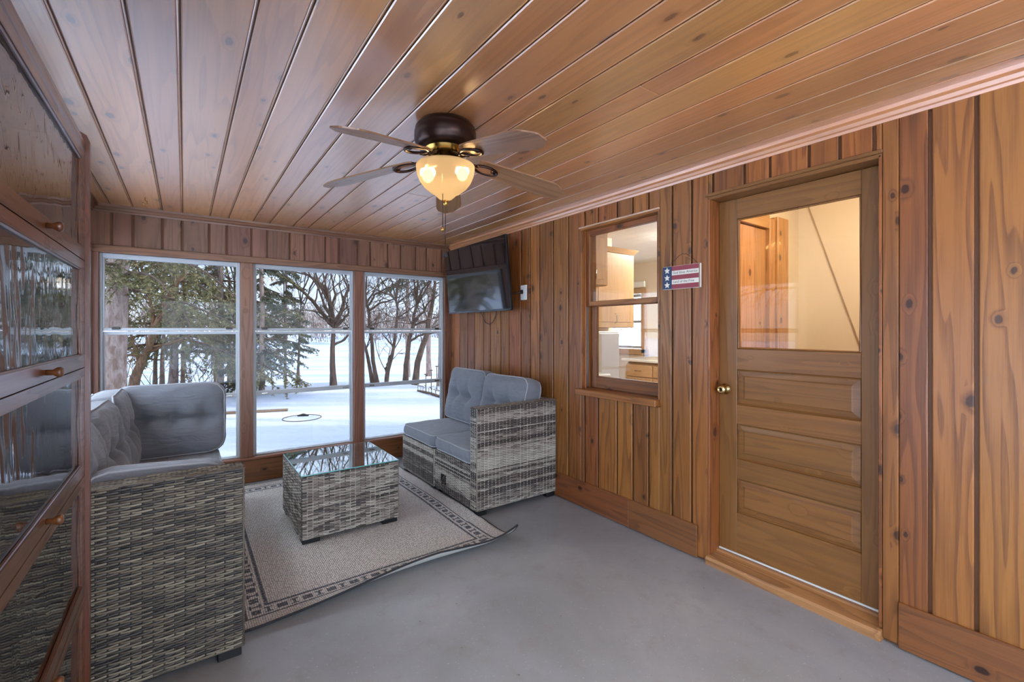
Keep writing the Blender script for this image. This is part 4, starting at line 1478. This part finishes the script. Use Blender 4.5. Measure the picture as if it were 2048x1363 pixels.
def bowl_mat():
    t = NT('frosted_bowl')
    em = t.n('ShaderNodeEmission')
    em.inputs[0].default_value = (1.0, 0.66, 0.32, 1)
    em.inputs[1].default_value = 0.20
    rf_ = t.n('ShaderNodeBsdfRefraction')
    rf_.inputs['Color'].default_value = (0.75, 0.62, 0.42, 1)
    rf_.inputs['Roughness'].default_value = 0.3
    rf_.inputs['IOR'].default_value = 1.12
    tl_ = t.n('ShaderNodeBsdfTranslucent')
    tl_.inputs[0].default_value = (0.10, 0.087, 0.064, 1)
    m1 = t.n('ShaderNodeMixShader')
    m1.inputs[0].default_value = 0.45
    t.t.links.new(rf_.outputs[0], m1.inputs[1])
    t.t.links.new(tl_.outputs[0], m1.inputs[2])
    ad = t.n('ShaderNodeAddShader')
    t.t.links.new(em.outputs[0], ad.inputs[0])
    t.t.links.new(m1.outputs[0], ad.inputs[1])
    t.t.links.new(ad.outputs[0], t.out.inputs[0])
    return t.m


bp = [(0.133, -0.192), (0.135, -0.196), (0.1345, -0.205), (0.130, -0.235), (0.118, -0.265), (0.098, -0.292), (0.070, -0.315), (0.048, -0.326), (0.044, -0.332), (0.030, -0.345), (0.010, -0.352), (0.0, -0.353)]
bowl = lathe('light_bowl', bp, bowl_mat(), fan, 56)
bowl['label'] = 'glowing frosted glass light bowl'
t = NT('bulb_glow')
em = t.n('ShaderNodeEmission')
em.inputs[0].default_value = (1.0, 0.66, 0.30, 1)
em.inputs[1].default_value = 3.2
t.t.links.new(em.outputs[0], t.out.inputs[0])
for a in (2.45, -0.75):
    bv = lathe('bulb', [(0.0, 0.030), (0.012, 0.028), (0.024, 0.012), (0.026, 0.0), (0.020, -0.016), (0.008, -0.026), (0.0, -0.027)], t.m, fan, 16, (0.074 * math.cos(a), 0.074 * math.sin(a), -0.232))
lathe('finial', [(0.0, -0.350), (0.012, -0.352), (0.010, -0.358), (0.013, -0.364), (0.009, -0.372), (0.005, -0.380), (0.0, -0.382)], brass, fan, 20)
# lamp light inside the open-topped bowl
for a in (2.45, -0.75):
    pl_l = bpy.data.lights.new('fan_lamp', 'POINT')
    pl_l.energy = 7.5
    pl_l.color = (1.0, 0.62, 0.30)
    pl_l.shadow_soft_size = 0.03
    plo = bpy.data.objects.new('fan_lamp', pl_l)
    plo.location = (0.074 * math.cos(a), 0.074 * math.sin(a), -0.218)
    link(plo, fan)

t0 = -0.2
NB = 5
blade_me = None
iron_me = None
R0, R1 = 0.155, 0.625
droop = math.atan2(0.082, R1 - R0)
# blade outline in local coordinates: x along the blade from the root
ol = [(0.0, -0.040), (0.02, -0.052), (0.10, -0.060), (0.38, -0.073), (0.41, -0.068), (0.465, -0.030), (0.472, -0.018), (0.472, 0.022), (0.465, 0.034), (0.42, 0.066), (0.38, 0.073), (0.10, 0.060), (0.02, 0.052), (0.0, 0.040)]
for k in range(NB):
    a = t0 + k * 2 * PI / 5
    rootp = (R0 * math.cos(a), R0 * math.sin(a), -0.168)
    if blade_me is None:
        n = len(ol)
        V = [(x, y, -0.003) for x, y in ol] + [(x, y, 0.003) for x, y in ol]
        F = [list(range(n)), list(range(n, 2 * n))] + [(i, (i + 1) % n, n + (i + 1) % n, n + i) for i in range(n)]
        b = mesh('blade', V, F, bladewood, fan)
        blade_me = b.data
        V, F = [], []
        ring = []
        for i in range(24):
            q = 2 * PI * i / 24
            ring.append((0.045 + 0.058 * math.cos(q), 0.042 * math.sin(q), -0.010))
        tube_into(V, F, ring, 0.0065, 8, True)
        for s_ in (-1, 1):
            tube_into(V, F, [(-0.095, s_ * 0.012, 0.008), (-0.06, s_ * 0.016, -0.004), (-0.03, s_ * 0.018, -0.014), (0.0, s_ * 0.022, -0.012)], 0.007, 8)
        tube_into(V, F, [(0.08, 0, -0.010), (0.085, 0.0, -0.004)], 0.012, 8)
        ir = mesh('blade_iron', V, F, bronze, fan, True)
        iron_me = ir.data
    else:
        b = bpy.data.objects.new('blade', blade_me)
        link(b, fan)
        ir = bpy.data.objects.new('blade_iron', iron_me)
        link(ir, fan)
    rotm = Matrix.Rotation(a, 3, 'Z') @ Matrix.Rotation(droop, 3, 'Y') @ Matrix.Rotation(math.radians(-11), 3, 'X')
    b.location = rootp
    b.rotation_euler = rotm.to_euler()
    ir.location = (rootp[0], rootp[1], rootp[2] + 0.0)
    ir.rotation_euler = (Matrix.Rotation(a, 3, 'Z') @ Matrix.Rotation(droop, 3, 'Y')).to_euler()
for (dx, dy, ln, mt, nm) in ((0.0, 0.0, 0.20, bronze, 'long'), (-0.03, -0.03, 0.135, brass, 'short')):
    z0_ = -0.382 if nm == 'long' else -0.345
    tube('pull_chain', [(dx, dy, z0_ + (0.0 if nm == 'long' else 0.11)), (dx, dy, -0.382 - ln + (0.0 if nm == 'long' else 0.03))], 0.0016, bronze, fan, 6)
    zz = -0.382 - ln + (0.0 if nm == 'long' else 0.03)
    if nm == 'long':
        lathe('pull_fob', [(0.0, 0.0), (0.003, -0.002), (0.005, -0.012), (0.010, -0.026), (0.009, -0.032), (0.0, -0.032)], blackplastic, fan, 16, (dx, dy, zz))
    else:
        lathe('pull_fob', [(0.0, 0.0), (0.006, -0.002), (0.009, -0.009), (0.006, -0.016), (0.0, -0.018)], brass, fan, 16, (dx, dy, zz))

# ================================================================== OUTDOORS
ZG = -0.15


def ground_z(x, y):
    t_ = (y - 13.2 + 0.05 * x) / 9.0
    t_ = min(1, max(0, t_))
    t_ = t_ * t_ * (3 - 2 * t_)
    z = ZG - 1.35 * t_
    if y > 83:
        z += min(2.0, (y - 83) * 0.10)
    z += 0.05 * mnoise.noise(Vector((x * 0.16, y * 0.22, 0))) * min(1, max(0, (abs(x - 1) + y - 8) / 6))
    return z


xs_, ys_ = [], []
for i in range(-70, 101):
    xs_.append(1 + math.copysign(abs(i) ** 1.35 * 0.35, i))
for j in range(-40, 111):
    ys_.append(3 + math.copysign(abs(j) ** 1.35 * 0.33, j))
V, F = [], []
for y in ys_:
    for x in xs_:
        V.append((x, y, min(ground_z(x, y), -0.165) if (-1.2 < x < 6.5 and -2.2 < y < 6.3) else ground_z(x, y)))
nx = len(xs_)
for j in range(len(ys_) - 1):
    for i in range(nx - 1):
        a = j * nx + i
        F.append((a, a + 1, a + nx + 1, a + nx))
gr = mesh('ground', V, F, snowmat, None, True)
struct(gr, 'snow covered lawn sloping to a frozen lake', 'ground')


def wander(p0, p1, n, amp, rnd):
    pts = []
    p0, p1 = Vector(p0), Vector(p1)
    for i in range(n + 1):
        t_ = i / n
        p = p0.lerp(p1, t_)
        if 0 < i:
            p += Vector((rnd.uniform(-1, 1), rnd.uniform(-1, 1), rnd.uniform(-0.6, 0.6))) * amp * (0.4 + t_)
        pts.append(p)
    return pts


def twigs(V, F, base, dirv, length, rad, depth, rnd, tips=None, upb=0.25):
    """a limb that keeps dividing into thinner ones"""
    d = Vector(dirv).normalized()
    n = 4
    pts = [Vector(base)]
    for i in range(n):
        d = (d + Vector((rnd.uniform(-1, 1), rnd.uniform(-1, 1), rnd.uniform(-0.7, 0.9))) * 0.24 + Vector((0, 0, upb * 0.2))).normalized()
        pts.append(pts[-1] + d * length / n)
    tube_into(V, F, pts, [rad * (1 - 0.55 * i / n) for i in range(n + 1)], 5 if rad > 0.02 else 3, cap=False)
    if tips is not None:
        tips.append(pts[-1])
    if depth <= 0:
        return
    for q in range(rnd.choice([2, 3, 3])):
        i = rnd.choice([2, 3, 4, 4])
        b = pts[i]
        ax = Vector((rnd.uniform(-1, 1), rnd.uniform(-1, 1), rnd.uniform(-0.5, 0.8))).normalized()
        nd = (d * 0.8 + ax * 0.85).normalized()
        twigs(V, F, b, nd, length * rnd.uniform(0.5, 0.75), rad * 0.48, depth - 1, rnd, tips, upb)


def bare_tree(label, d, trunk, limbs, r0, mat, seed, extra=10, group='bare trees on the bank', ext_up=2.6, wobble=0.0, dd=None, depth=3):
    """trunk and limbs are picture positions of a tree standing d metres from the camera"""
    rnd = random.Random(seed)
    base = at(trunk[0][0], trunk[0][1], d)
    base.z = ground_z(base.x, base.y) - 0.05
    root = empty('bare_tree', base)
    tag(root, label, 'tree', group)
    fw = Vector((SN, CS, 0))
    tp = [base] + [at(u, v, d) for u, v in trunk[1:]]
    V, F = [], []
    n = len(tp)
    L = [p - base for p in tp]
    # fine resample
    fine = []
    for i in range(n - 1):
        for k in range(3):
            fine.append(L[i].lerp(L[i + 1], k / 3))
    fine.append(L[-1])
    m = len(fine)
    tube_into(V, F, fine, [r0 * (1.25 - 0.25 * min(1, i / 2)) * (1 - 0.55 * i / m) for i in range(m)], 10, cap=False)
    mesh('trunk', V, F, mat, root, True)
    V, F = [], []
    # crown carries on above the last trunk point
    top = L[-1]
    dv = (L[-1] - L[-2]).normalized()
    for q in range(3):
        twigs(V, F, top, dv + Vector((rnd.uniform(-0.5, 0.5), rnd.uniform(-0.5, 0.5), 0.3)), ext_up * rnd.uniform(0.5, 0.9), r0 * 0.42, depth, rnd)
    for pts, rr in limbs:
        k = len(pts)
        depth_shift = rnd.uniform(-0.5, 0.5)
        lp = [at(u, v, d) + fw * depth_shift * (i / k) - base for i, (u, v) in enumerate(pts)]
        fine = []
        for i in range(k - 1):
            for s_ in range(3):
                p = lp[i].lerp(lp[i + 1], s_ / 3)
                if i or s_:
                    p += Vector((rnd.uniform(-1, 1), rnd.uniform(-1, 1), rnd.uniform(-1, 1))) * rr * 0.35
                fine.append(p)
        fine.append(lp[-1])
        mm = len(fine)
        tube_into(V, F, fine, [rr * (1 - 0.65 * i / mm) for i in range(mm)], 6, cap=False)
        for i in range(2, mm, 2):
            dv = (fine[i] - fine[i - 1]).normalized()
            ax = Vector((rnd.uniform(-1, 1), rnd.uniform(-1, 1), rnd.uniform(-0.2, 1))).normalized()
            twigs(V, F, fine[i], dv * 0.6 + ax, rnd.uniform(0.5, 1.1), rr * 0.36, 2, rnd)
        twigs(V, F, fine[-1], fine[-1] - fine[-2], rnd.uniform(0.8, 1.5), rr * 0.4, 2, rnd)
    for q in range(extra):
        i = rnd.randrange(int(m * 0.55), m)
        src = [L[0].lerp(L[-1], i / m)] if m < 3 else None
        p = L[min(n - 1, int(i / m * n))]
        twigs(V, F, p, Vector((rnd.uniform(-1, 1), rnd.uniform(-1, 1), rnd.uniform(-0.1, 0.8))), rnd.uniform(0.6, 1.5), r0 * 0.20, 2, rnd)
    mesh('branches', V, F, mat, root, True)
    return root


bare_tree('thick forked bare tree filling the middle window', 12.0, [(667, 772), (665, 728), (665, 698), (667, 659), (668, 645)],
          [([(666, 650), (650, 633), (629, 607), (611, 589), (583, 566), (559, 548)], 0.065), ([(667, 645), (658, 625), (657, 607), (646, 574), (623, 556), (603, 546)], 0.065),
           ([(668, 645), (664, 620), (676, 590), (672, 560)], 0.05), ([(670, 645), (682, 617), (684, 595), (694, 566)], 0.06), ([(670, 655), (690, 637), (702, 627), (716, 600)], 0.045),
           ([(667, 690), (686, 678), (697, 664), (720, 655)], 0.035), ([(666, 640), (646, 612), (640, 590), (648, 560)], 0.03)], 0.082, bark_brown, 31, 6)
bare_tree('slim straight bare tree left in the middle window', 12.4, [(571, 779), (571, 698), (568, 609), (568, 560)], [], 0.027, bark_brown, 32, 14)
bare_tree('slim bare tree with a bent foot in the middle window', 12.3, [(593, 777), (597, 728), (598, 688), (601, 625), (602, 607)], [([(602, 607), (597, 570), (590, 545)], 0.016), ([(602, 607), (611, 577), (618, 548)], 0.016), ([(600, 640), (585, 600)], 0.01)], 0.033, bark_brown, 33, 8)
bare_tree('left bare stem leaning out of the post in the right window', 12.6, [(746, 767), (737, 721), (732, 698), (724, 672)], [([(732, 698), (742, 672), (744, 655)], 0.02)], 0.058, bark_brown, 34, 4)
bare_tree('second leaning bare tree in the right window', 12.5, [(755, 766), (746, 721), (744, 683), (739, 654), (738, 625), (733, 606), (731, 591)],
          [([(739, 620), (757, 606), (776, 600), (796, 590)], 0.035), ([(738, 610), (751, 589), (776, 576), (795, 574)], 0.032), ([(733, 606), (745, 580), (752, 560)], 0.03), ([(748, 640), (757, 628), (756, 608)], 0.018), ([(739, 625), (730, 612), (722, 600)], 0.02)], 0.058, bark_brown, 35, 8)
bare_tree('twisted bare tree with a sawn limb in the right window', 12.3, [(772, 764), (776, 740), (784, 711), (789, 683), (792, 654), (794, 637), (795, 616), (792, 600)],
          [([(772, 760), (771, 736), (776, 717), (786, 696)], 0.045), ([(792, 600), (780, 589), (770, 587), (755, 580)], 0.028), ([(794, 637), (814, 623), (830, 610)], 0.026), ([(794, 606), (807, 597), (824, 585), (838, 580)], 0.026), ([(785, 690), (770, 678), (758, 668)], 0.025), ([(792, 600), (794, 575), (800, 555)], 0.03)], 0.055, bark_brown, 36, 8)
bare_tree('curving bare tree in the right window', 12.4, [(811, 762), (812, 730), (816, 702), (819, 675), (826, 654), (828, 629), (834, 610)],
          [([(834, 610), (841, 583), (853, 564)], 0.04), ([(819, 683), (837, 671), (860, 667), (880, 664)], 0.035), ([(828, 650), (850, 640), (880, 632)], 0.03), ([(830, 640), (847, 623), (858, 604), (876, 592)], 0.035), ([(834, 610), (830, 590), (832, 562)], 0.03)], 0.075, bark_brown, 37, 6)
bare_tree('stout leaning bare tree in the right window', 12.3, [(830, 761), (835, 725), (845, 692), (853, 671), (857, 644), (862, 622), (867, 593), (870, 568)],
          [([(852, 671), (866, 655), (885, 645)], 0.03), ([(857, 644), (850, 620), (848, 600)], 0.03), ([(845, 692), (840, 676), (836, 660)], 0.02)], 0.088, bark_brown, 38, 8)
bare_tree('pale straight trunk beside the television', 12.0, [(879, 759), (880, 700), (880, 640), (880, 560)], [], 0.05, bark_spruce, 39, 8)
bare_tree('leaning rough trunk left of centre behind the sofa', 9.5, [(262, 785), (270, 757), (279, 734), (290, 712), (299, 694), (306, 660)], [([(280, 734), (276, 700), (270, 680)], 0.05), ([(295, 705), (318, 690), (345, 682)], 0.035)], 0.105, bark_warm, 40, 8)
for (lab, u, vb, d, r, sd, ut) in (('thin dark trunk between sofa cushion and leaning trunk', 324, 776, 12.5, 0.06, 41, 330), ('straight dark trunk over the big sofa cushion', 365.5, 775, 13.0, 0.058, 42, 368),
                                ('far slim trunk at the right of the leftmost window', 430, 768, 15.0, 0.045, 43, 431), ('left one of the twin trunks by the window post', 459.5, 786, 12.2, 0.062, 44, 459), ('right one of the twin trunks by the window post', 468, 787, 12.3, 0.05, 45, 469),
                                ('slender trunk leaning left of the twin trunks', 310, 778, 11.5, 0.05, 46, 325)):
    bare_tree(lab, d, [(u, vb), (u + 0.5, 720), ((u + ut) / 2, 680), (ut, 620), (ut, 560)], [], r, bark_brown, sd, 12)


def spruce(label, base, r0, height, zlow, blen, seed, nb=46, mat=needles, lean=(0, 0), az=None, group='spruces on the bank', dens=1.0, leafn=7):
    rnd = random.Random(seed)
    base = Vector(base)
    base.z = ground_z(base.x, base.y) - 0.05
    root = empty('spruce_tree', base)
    tag(root, label, 'tree', group)
    V, F = [], []
    top = Vector((lean[0], lean[1], height))
    pts = [Vector((0, 0, 0)).lerp(top, i / 12) + (Vector((rnd.uniform(-1, 1), rnd.uniform(-1, 1), 0)) * 0.02 if i else Vector((0, 0, 0))) for i in range(13)]
    tube_into(V, F, pts, [r0 * (1.2 if i == 0 else 1.0) * (1 - 0.7 * i / 12) for i in range(13)], 14, cap=False)
    mesh('trunk', V, F, bark_spruce, root, True)
    V, F = [], []
    LV, LF = [], []
    for b in range(nb):
        z = zlow + (height - zlow) * (b / nb) ** 1.1
        p = top * (z / height)
        a = rnd.uniform(0, 2 * PI) if az is None else rnd.uniform(*az)
        L = blen * (1 - 0.75 * (z - zlow) / (height - zlow)) * rnd.uniform(0.7, 1.15)
        d = Vector((math.cos(a), math.sin(a), rnd.uniform(-0.1, 0.25)))
        path = [p]
        n = 7
        for i in range(n):
            d = (d + Vector((rnd.uniform(-.12, .12), rnd.uniform(-.12, .12), -0.09 + (0.05 if i > 4 else 0)))).normalized()
            path.append(path[-1] + d * L / n)
        tube_into(V, F, path, [0.022 * (1 - 0.8 * i / n) * (0.6 + 0.4 * L) for i in range(n + 1)], 5, cap=False)
        # side sprays with hanging needle tufts
        for i in range(1, n + 1):
            for s_ in (-1, 1):
                for rep in range(2):
                    side = Vector((-d.y, d.x, 0)) * s_
                    sd = (d * 0.6 + side * rnd.uniform(0.5, 1.0) + Vector((0, 0, rnd.uniform(-0.65, 0.05)))).normalized()
                    sl_ = L * 0.28 * rnd.uniform(0.5, 1.2) * (1.15 - 0.08 * i)
                    q0 = path[i - 1].lerp(path[i], rnd.random())
                    q1 = q0 + sd * sl_ + Vector((0, 0, -0.12 * sl_))
                    tube_into(V, F, [q0, q1], [0.006, 0.003], 3, cap=False)
                    m = max(3, int(sl_ * 26 * dens))
                    for k in range(m):
                        c = q0.lerp(q1, (k + rnd.random()) / m)
                        for w in range(leafn - 3):
                            nd = (sd * 0.5 + Vector((rnd.uniform(-1, 1), rnd.uniform(-1, 1), rnd.uniform(-1.1, 0.5)))).normalized()
                            ln = rnd.uniform(0.035, 0.085)
                            sdv = nd.cross(Vector((rnd.uniform(-1, 1), rnd.uniform(-1, 1), rnd.uniform(-1, 1)))).normalized() * ln * 0.20
                            i0 = len(LV)
                            LV += [c - sdv, c + sdv, c + nd * ln]
                            LF.append((i0, i0 + 1, i0 + 2))
    mesh('boughs', V, F, bark_brown, root, True, fix=False)
    fo = mesh('needles', LV, LF, mat, root, False, fix=False)
    fo['kind'] = 'stuff'
    return root


p = at(226, 700, 7.4)
spruce('huge rough-barked spruce trunk at the left edge of the leftmost far window', (p.x, p.y, 0), 0.165, 11.0, 1.75, 2.6, 51, 44, needles, (0.35, 0.0), None)
p = at(345, 700, 10.2)
spruce('broad olive spruce filling the leftmost far window', (p.x, p.y, 0), 0.09, 9.0, 1.05, 2.9, 52, 62, needles, (0.1, 0))
p = at(440, 700, 11.0)
spruce('olive spruce at the right side of the leftmost far window', (p.x, p.y, 0), 0.08, 8.0, 1.0, 2.2, 53, 50, needles)
p = at(523, 700, 10.6)
spruce('dark spruce at the left edge of the middle window', (p.x, p.y, 0), 0.06, 8.0, 0.35, 1.25, 54, 52, needles2)
p = at(572, 700, 13.2)
spruce('small dark spruce behind the slim trees in the middle window', (p.x, p.y, 0), 0.04, 6.0, 1.0, 0.75, 55, 36, needles2)
p = at(598, 700, 13.6)
spruce('young pine tuft behind the bent slim tree', (p.x, p.y, 0), 0.03, 2.4, 1.1, 0.5, 58, 14, needles2)
p = at(815, 700, 17)
spruce('dark pine crown high behind the twisted bare tree', (p.x, p.y, 0), 0.09, 9.0, 3.6, 1.1, 56, 26, needles2)
p = at(858, 700, 16)
spruce('dark pine crown behind the pale straight trunk', (p.x, p.y, 0), 0.09, 9.0, 3.2, 1.1, 57, 26, needles2)


# trees of the yard to the left, seen in reflections and beyond the left windows
for k, (x, y, r) in enumerate(((-4.2, 2.0, 0.16), (-5.2, 3.6, 0.2), (-6.8, 1.2, 0.14), (-4.6, 6.4, 0.17), (-7.5, 5.0, 0.2))):
    spruce(('side-yard spruce standing nearest the bookcase end of the left sofa', 'thick side-yard spruce straight out from the middle of the left sofa', 'thinnest side-yard spruce, farthest back beside the bookcase', 'side-yard spruce beyond the far left corner of the porch', 'thick side-yard spruce standing farthest from the left windows')[k], (x, y, 0), r, 10.0, 2.6, 2.0, 60 + k, 22, needles2, (0, 0), None, 'side yard spruces', 0.5, 6)


# bare undergrowth beneath the spruces
def shrub(label, u, d, seed, h, n=9):
    rnd = random.Random(seed)
    p = at(u, 700, d)
    base = Vector((p.x, p.y, ground_z(p.x, p.y) - 0.03))
    V, F = [], []
    for k in range(n):
        twigs(V, F, (rnd.uniform(-.25, .25), rnd.uniform(-.25, .25), 0), Vector((rnd.uniform(-.9, .9), rnd.uniform(-.9, .9), 1)), h * rnd.uniform(0.5, 1), 0.011, 3, rnd, None, 0.1)
    o = mesh('bare_shrub', V, F, bark_warm, None, False, base, fix=False)
    tag(o, label, 'shrub', 'bare shrubs on the bank')


shrub('bare twiggy shrub right of the huge spruce trunk', 256, 9.0, 71, 1.3)
shrub('bare twiggy shrub under the broad olive spruce', 312, 11.0, 72, 1.6)
shrub('bare twiggy shrub over the big sofa cushion', 385, 12.0, 73, 1.4)
shrub('thin bare shrub left of the twin trunks', 418, 13.0, 74, 1.2, 6)

# far shore
def treeline():
    rnd = random.Random(5)
    V, F = [], []
    for k in range(900):
        x = rnd.uniform(-70, 130)
        y = rnd.uniform(85, 112)
        z = ground_z(x, y)
        h = rnd.uniform(2.2, 7.2)
        r = h * rnd.uniform(0.25, 0.45)
        for q in range(46):
            a = rnd.uniform(0, 2 * PI)
            t_ = rnd.random() ** 0.8
            c = Vector((x + math.cos(a) * r * rnd.random(), y + math.sin(a) * r * rnd.random(), z + h * t_))
            nd = Vector((rnd.uniform(-.5, .5), rnd.uniform(-.5, .5), 1)).normalized() * rnd.uniform(0.5, 1.1)
            s_ = Vector((rnd.uniform(-1, 1), rnd.uniform(-1, 1), 0)) * rnd.uniform(0.05, 0.16)
            i0 = len(V)
            V += [c - s_, c + s_, c + nd]
            F.append((i0, i0 + 1, i0 + 2))
    o = mesh('distant_treeline', V, F, brush_m, None, False, fix=False)
    tag(o, 'hazy brown belt of bare trees on the far lake shore', 'trees', None, 'stuff')


treeline()
# things lying in the snow
p0, p1 = at(440, 827, 8.05), at(557, 821, 8.35)
pk = box('wooden_plank', (-0.62, -0.045, 0.0), (0.62, 0.045, 0.04), wood('weathered_plank', 'X', (0.30, 0.17, 0.09, 1), (0.16, 0.08, 0.045, 1), knots=0), None, 0.004)
mp = (p0 + p1) / 2
pk.location = (mp.x, mp.y, ground_z(mp.x, mp.y) + 0.02)
pk.rotation_euler = (0, 0, math.atan2(p1.y - p0.y, p1.x - p0.x))
tag(pk, 'brown wooden plank lying on the snow outside the middle window', 'plank')
c = at(604, 836, 7.7)
fr = empty('fire_ring', (c.x, c.y, ground_z(c.x, c.y)))
tag(fr, 'low round fire ring half buried in the snow', 'fire ring')
tube('ring', [(0.30 * math.cos(2 * PI * i / 32), 0.30 * math.sin(2 * PI * i / 32), 0.004) for i in range(32)], 0.007, bark_brown, fr, 6, True)
tube('charred_log', [(-0.06, 0.03, 0.03), (0.02, 0.0, 0.05), (0.10, -0.02, 0.03)], [0.022, 0.03, 0.02], plain('charred_wood', lin(60, 52, 48), 0.9), fr, 8)
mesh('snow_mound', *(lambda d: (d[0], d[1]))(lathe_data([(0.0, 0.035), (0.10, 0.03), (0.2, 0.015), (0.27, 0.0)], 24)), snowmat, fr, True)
# garden stakes with a sagging net edge at the right
for k, (u, vt, vb) in enumerate(((851.8, 749, 770), (862.5, 741, 770), (873.6, 733, 770))):
    a = at(u, vb, 11.2)
    z0_ = ground_z(a.x, a.y)
    hgt = at(u, vt, 11.2).z - z0_
    s_ = empty('garden_stake', (a.x, a.y, z0_))
    tag(s_, ('shortest metal garden stake, leftmost of three in the right window', 'middle one of three metal garden stakes in the right window', 'tallest metal garden stake, rightmost of three in the right window')[k], 'stake', 'garden stakes')
    tube('shaft', [(0, 0, -0.05), (0, 0, hgt)], 0.010, bark_brown, s_, 6)
    lathe('cap', [(0.0, 0.0), (0.045, 0.004), (0.045, 0.016), (0.0, 0.03)], bark_brown, s_, 10, (0, 0, hgt))
a, b = at(836, 770, 11.0), at(886, 782, 9.9)
V, F = [], []
rnd = random.Random(9)
for k in range(14):
    q = a.lerp(b, k / 13)
    tube_into(V, F, [(q.x, q.y, ZG - 0.05), (q.x + rnd.uniform(-.05, .05), q.y, ZG + 0.15), (q.x + rnd.uniform(-.15, .15), q.y, ZG + rnd.uniform(0.15, 0.22))], 0.006, 5)
tube_into(V, F, [(a.x, a.y, ZG + 0.02), ((a.x + b.x) / 2, (a.y + b.y) / 2, ZG + 0.04), (b.x, b.y, ZG + 0.02)], 0.03, 6)
ed = mesh('garden_edging', V, F, bark_brown, None, False)
tag(ed, 'low twig garden edging by the stakes in the snow', 'edging')
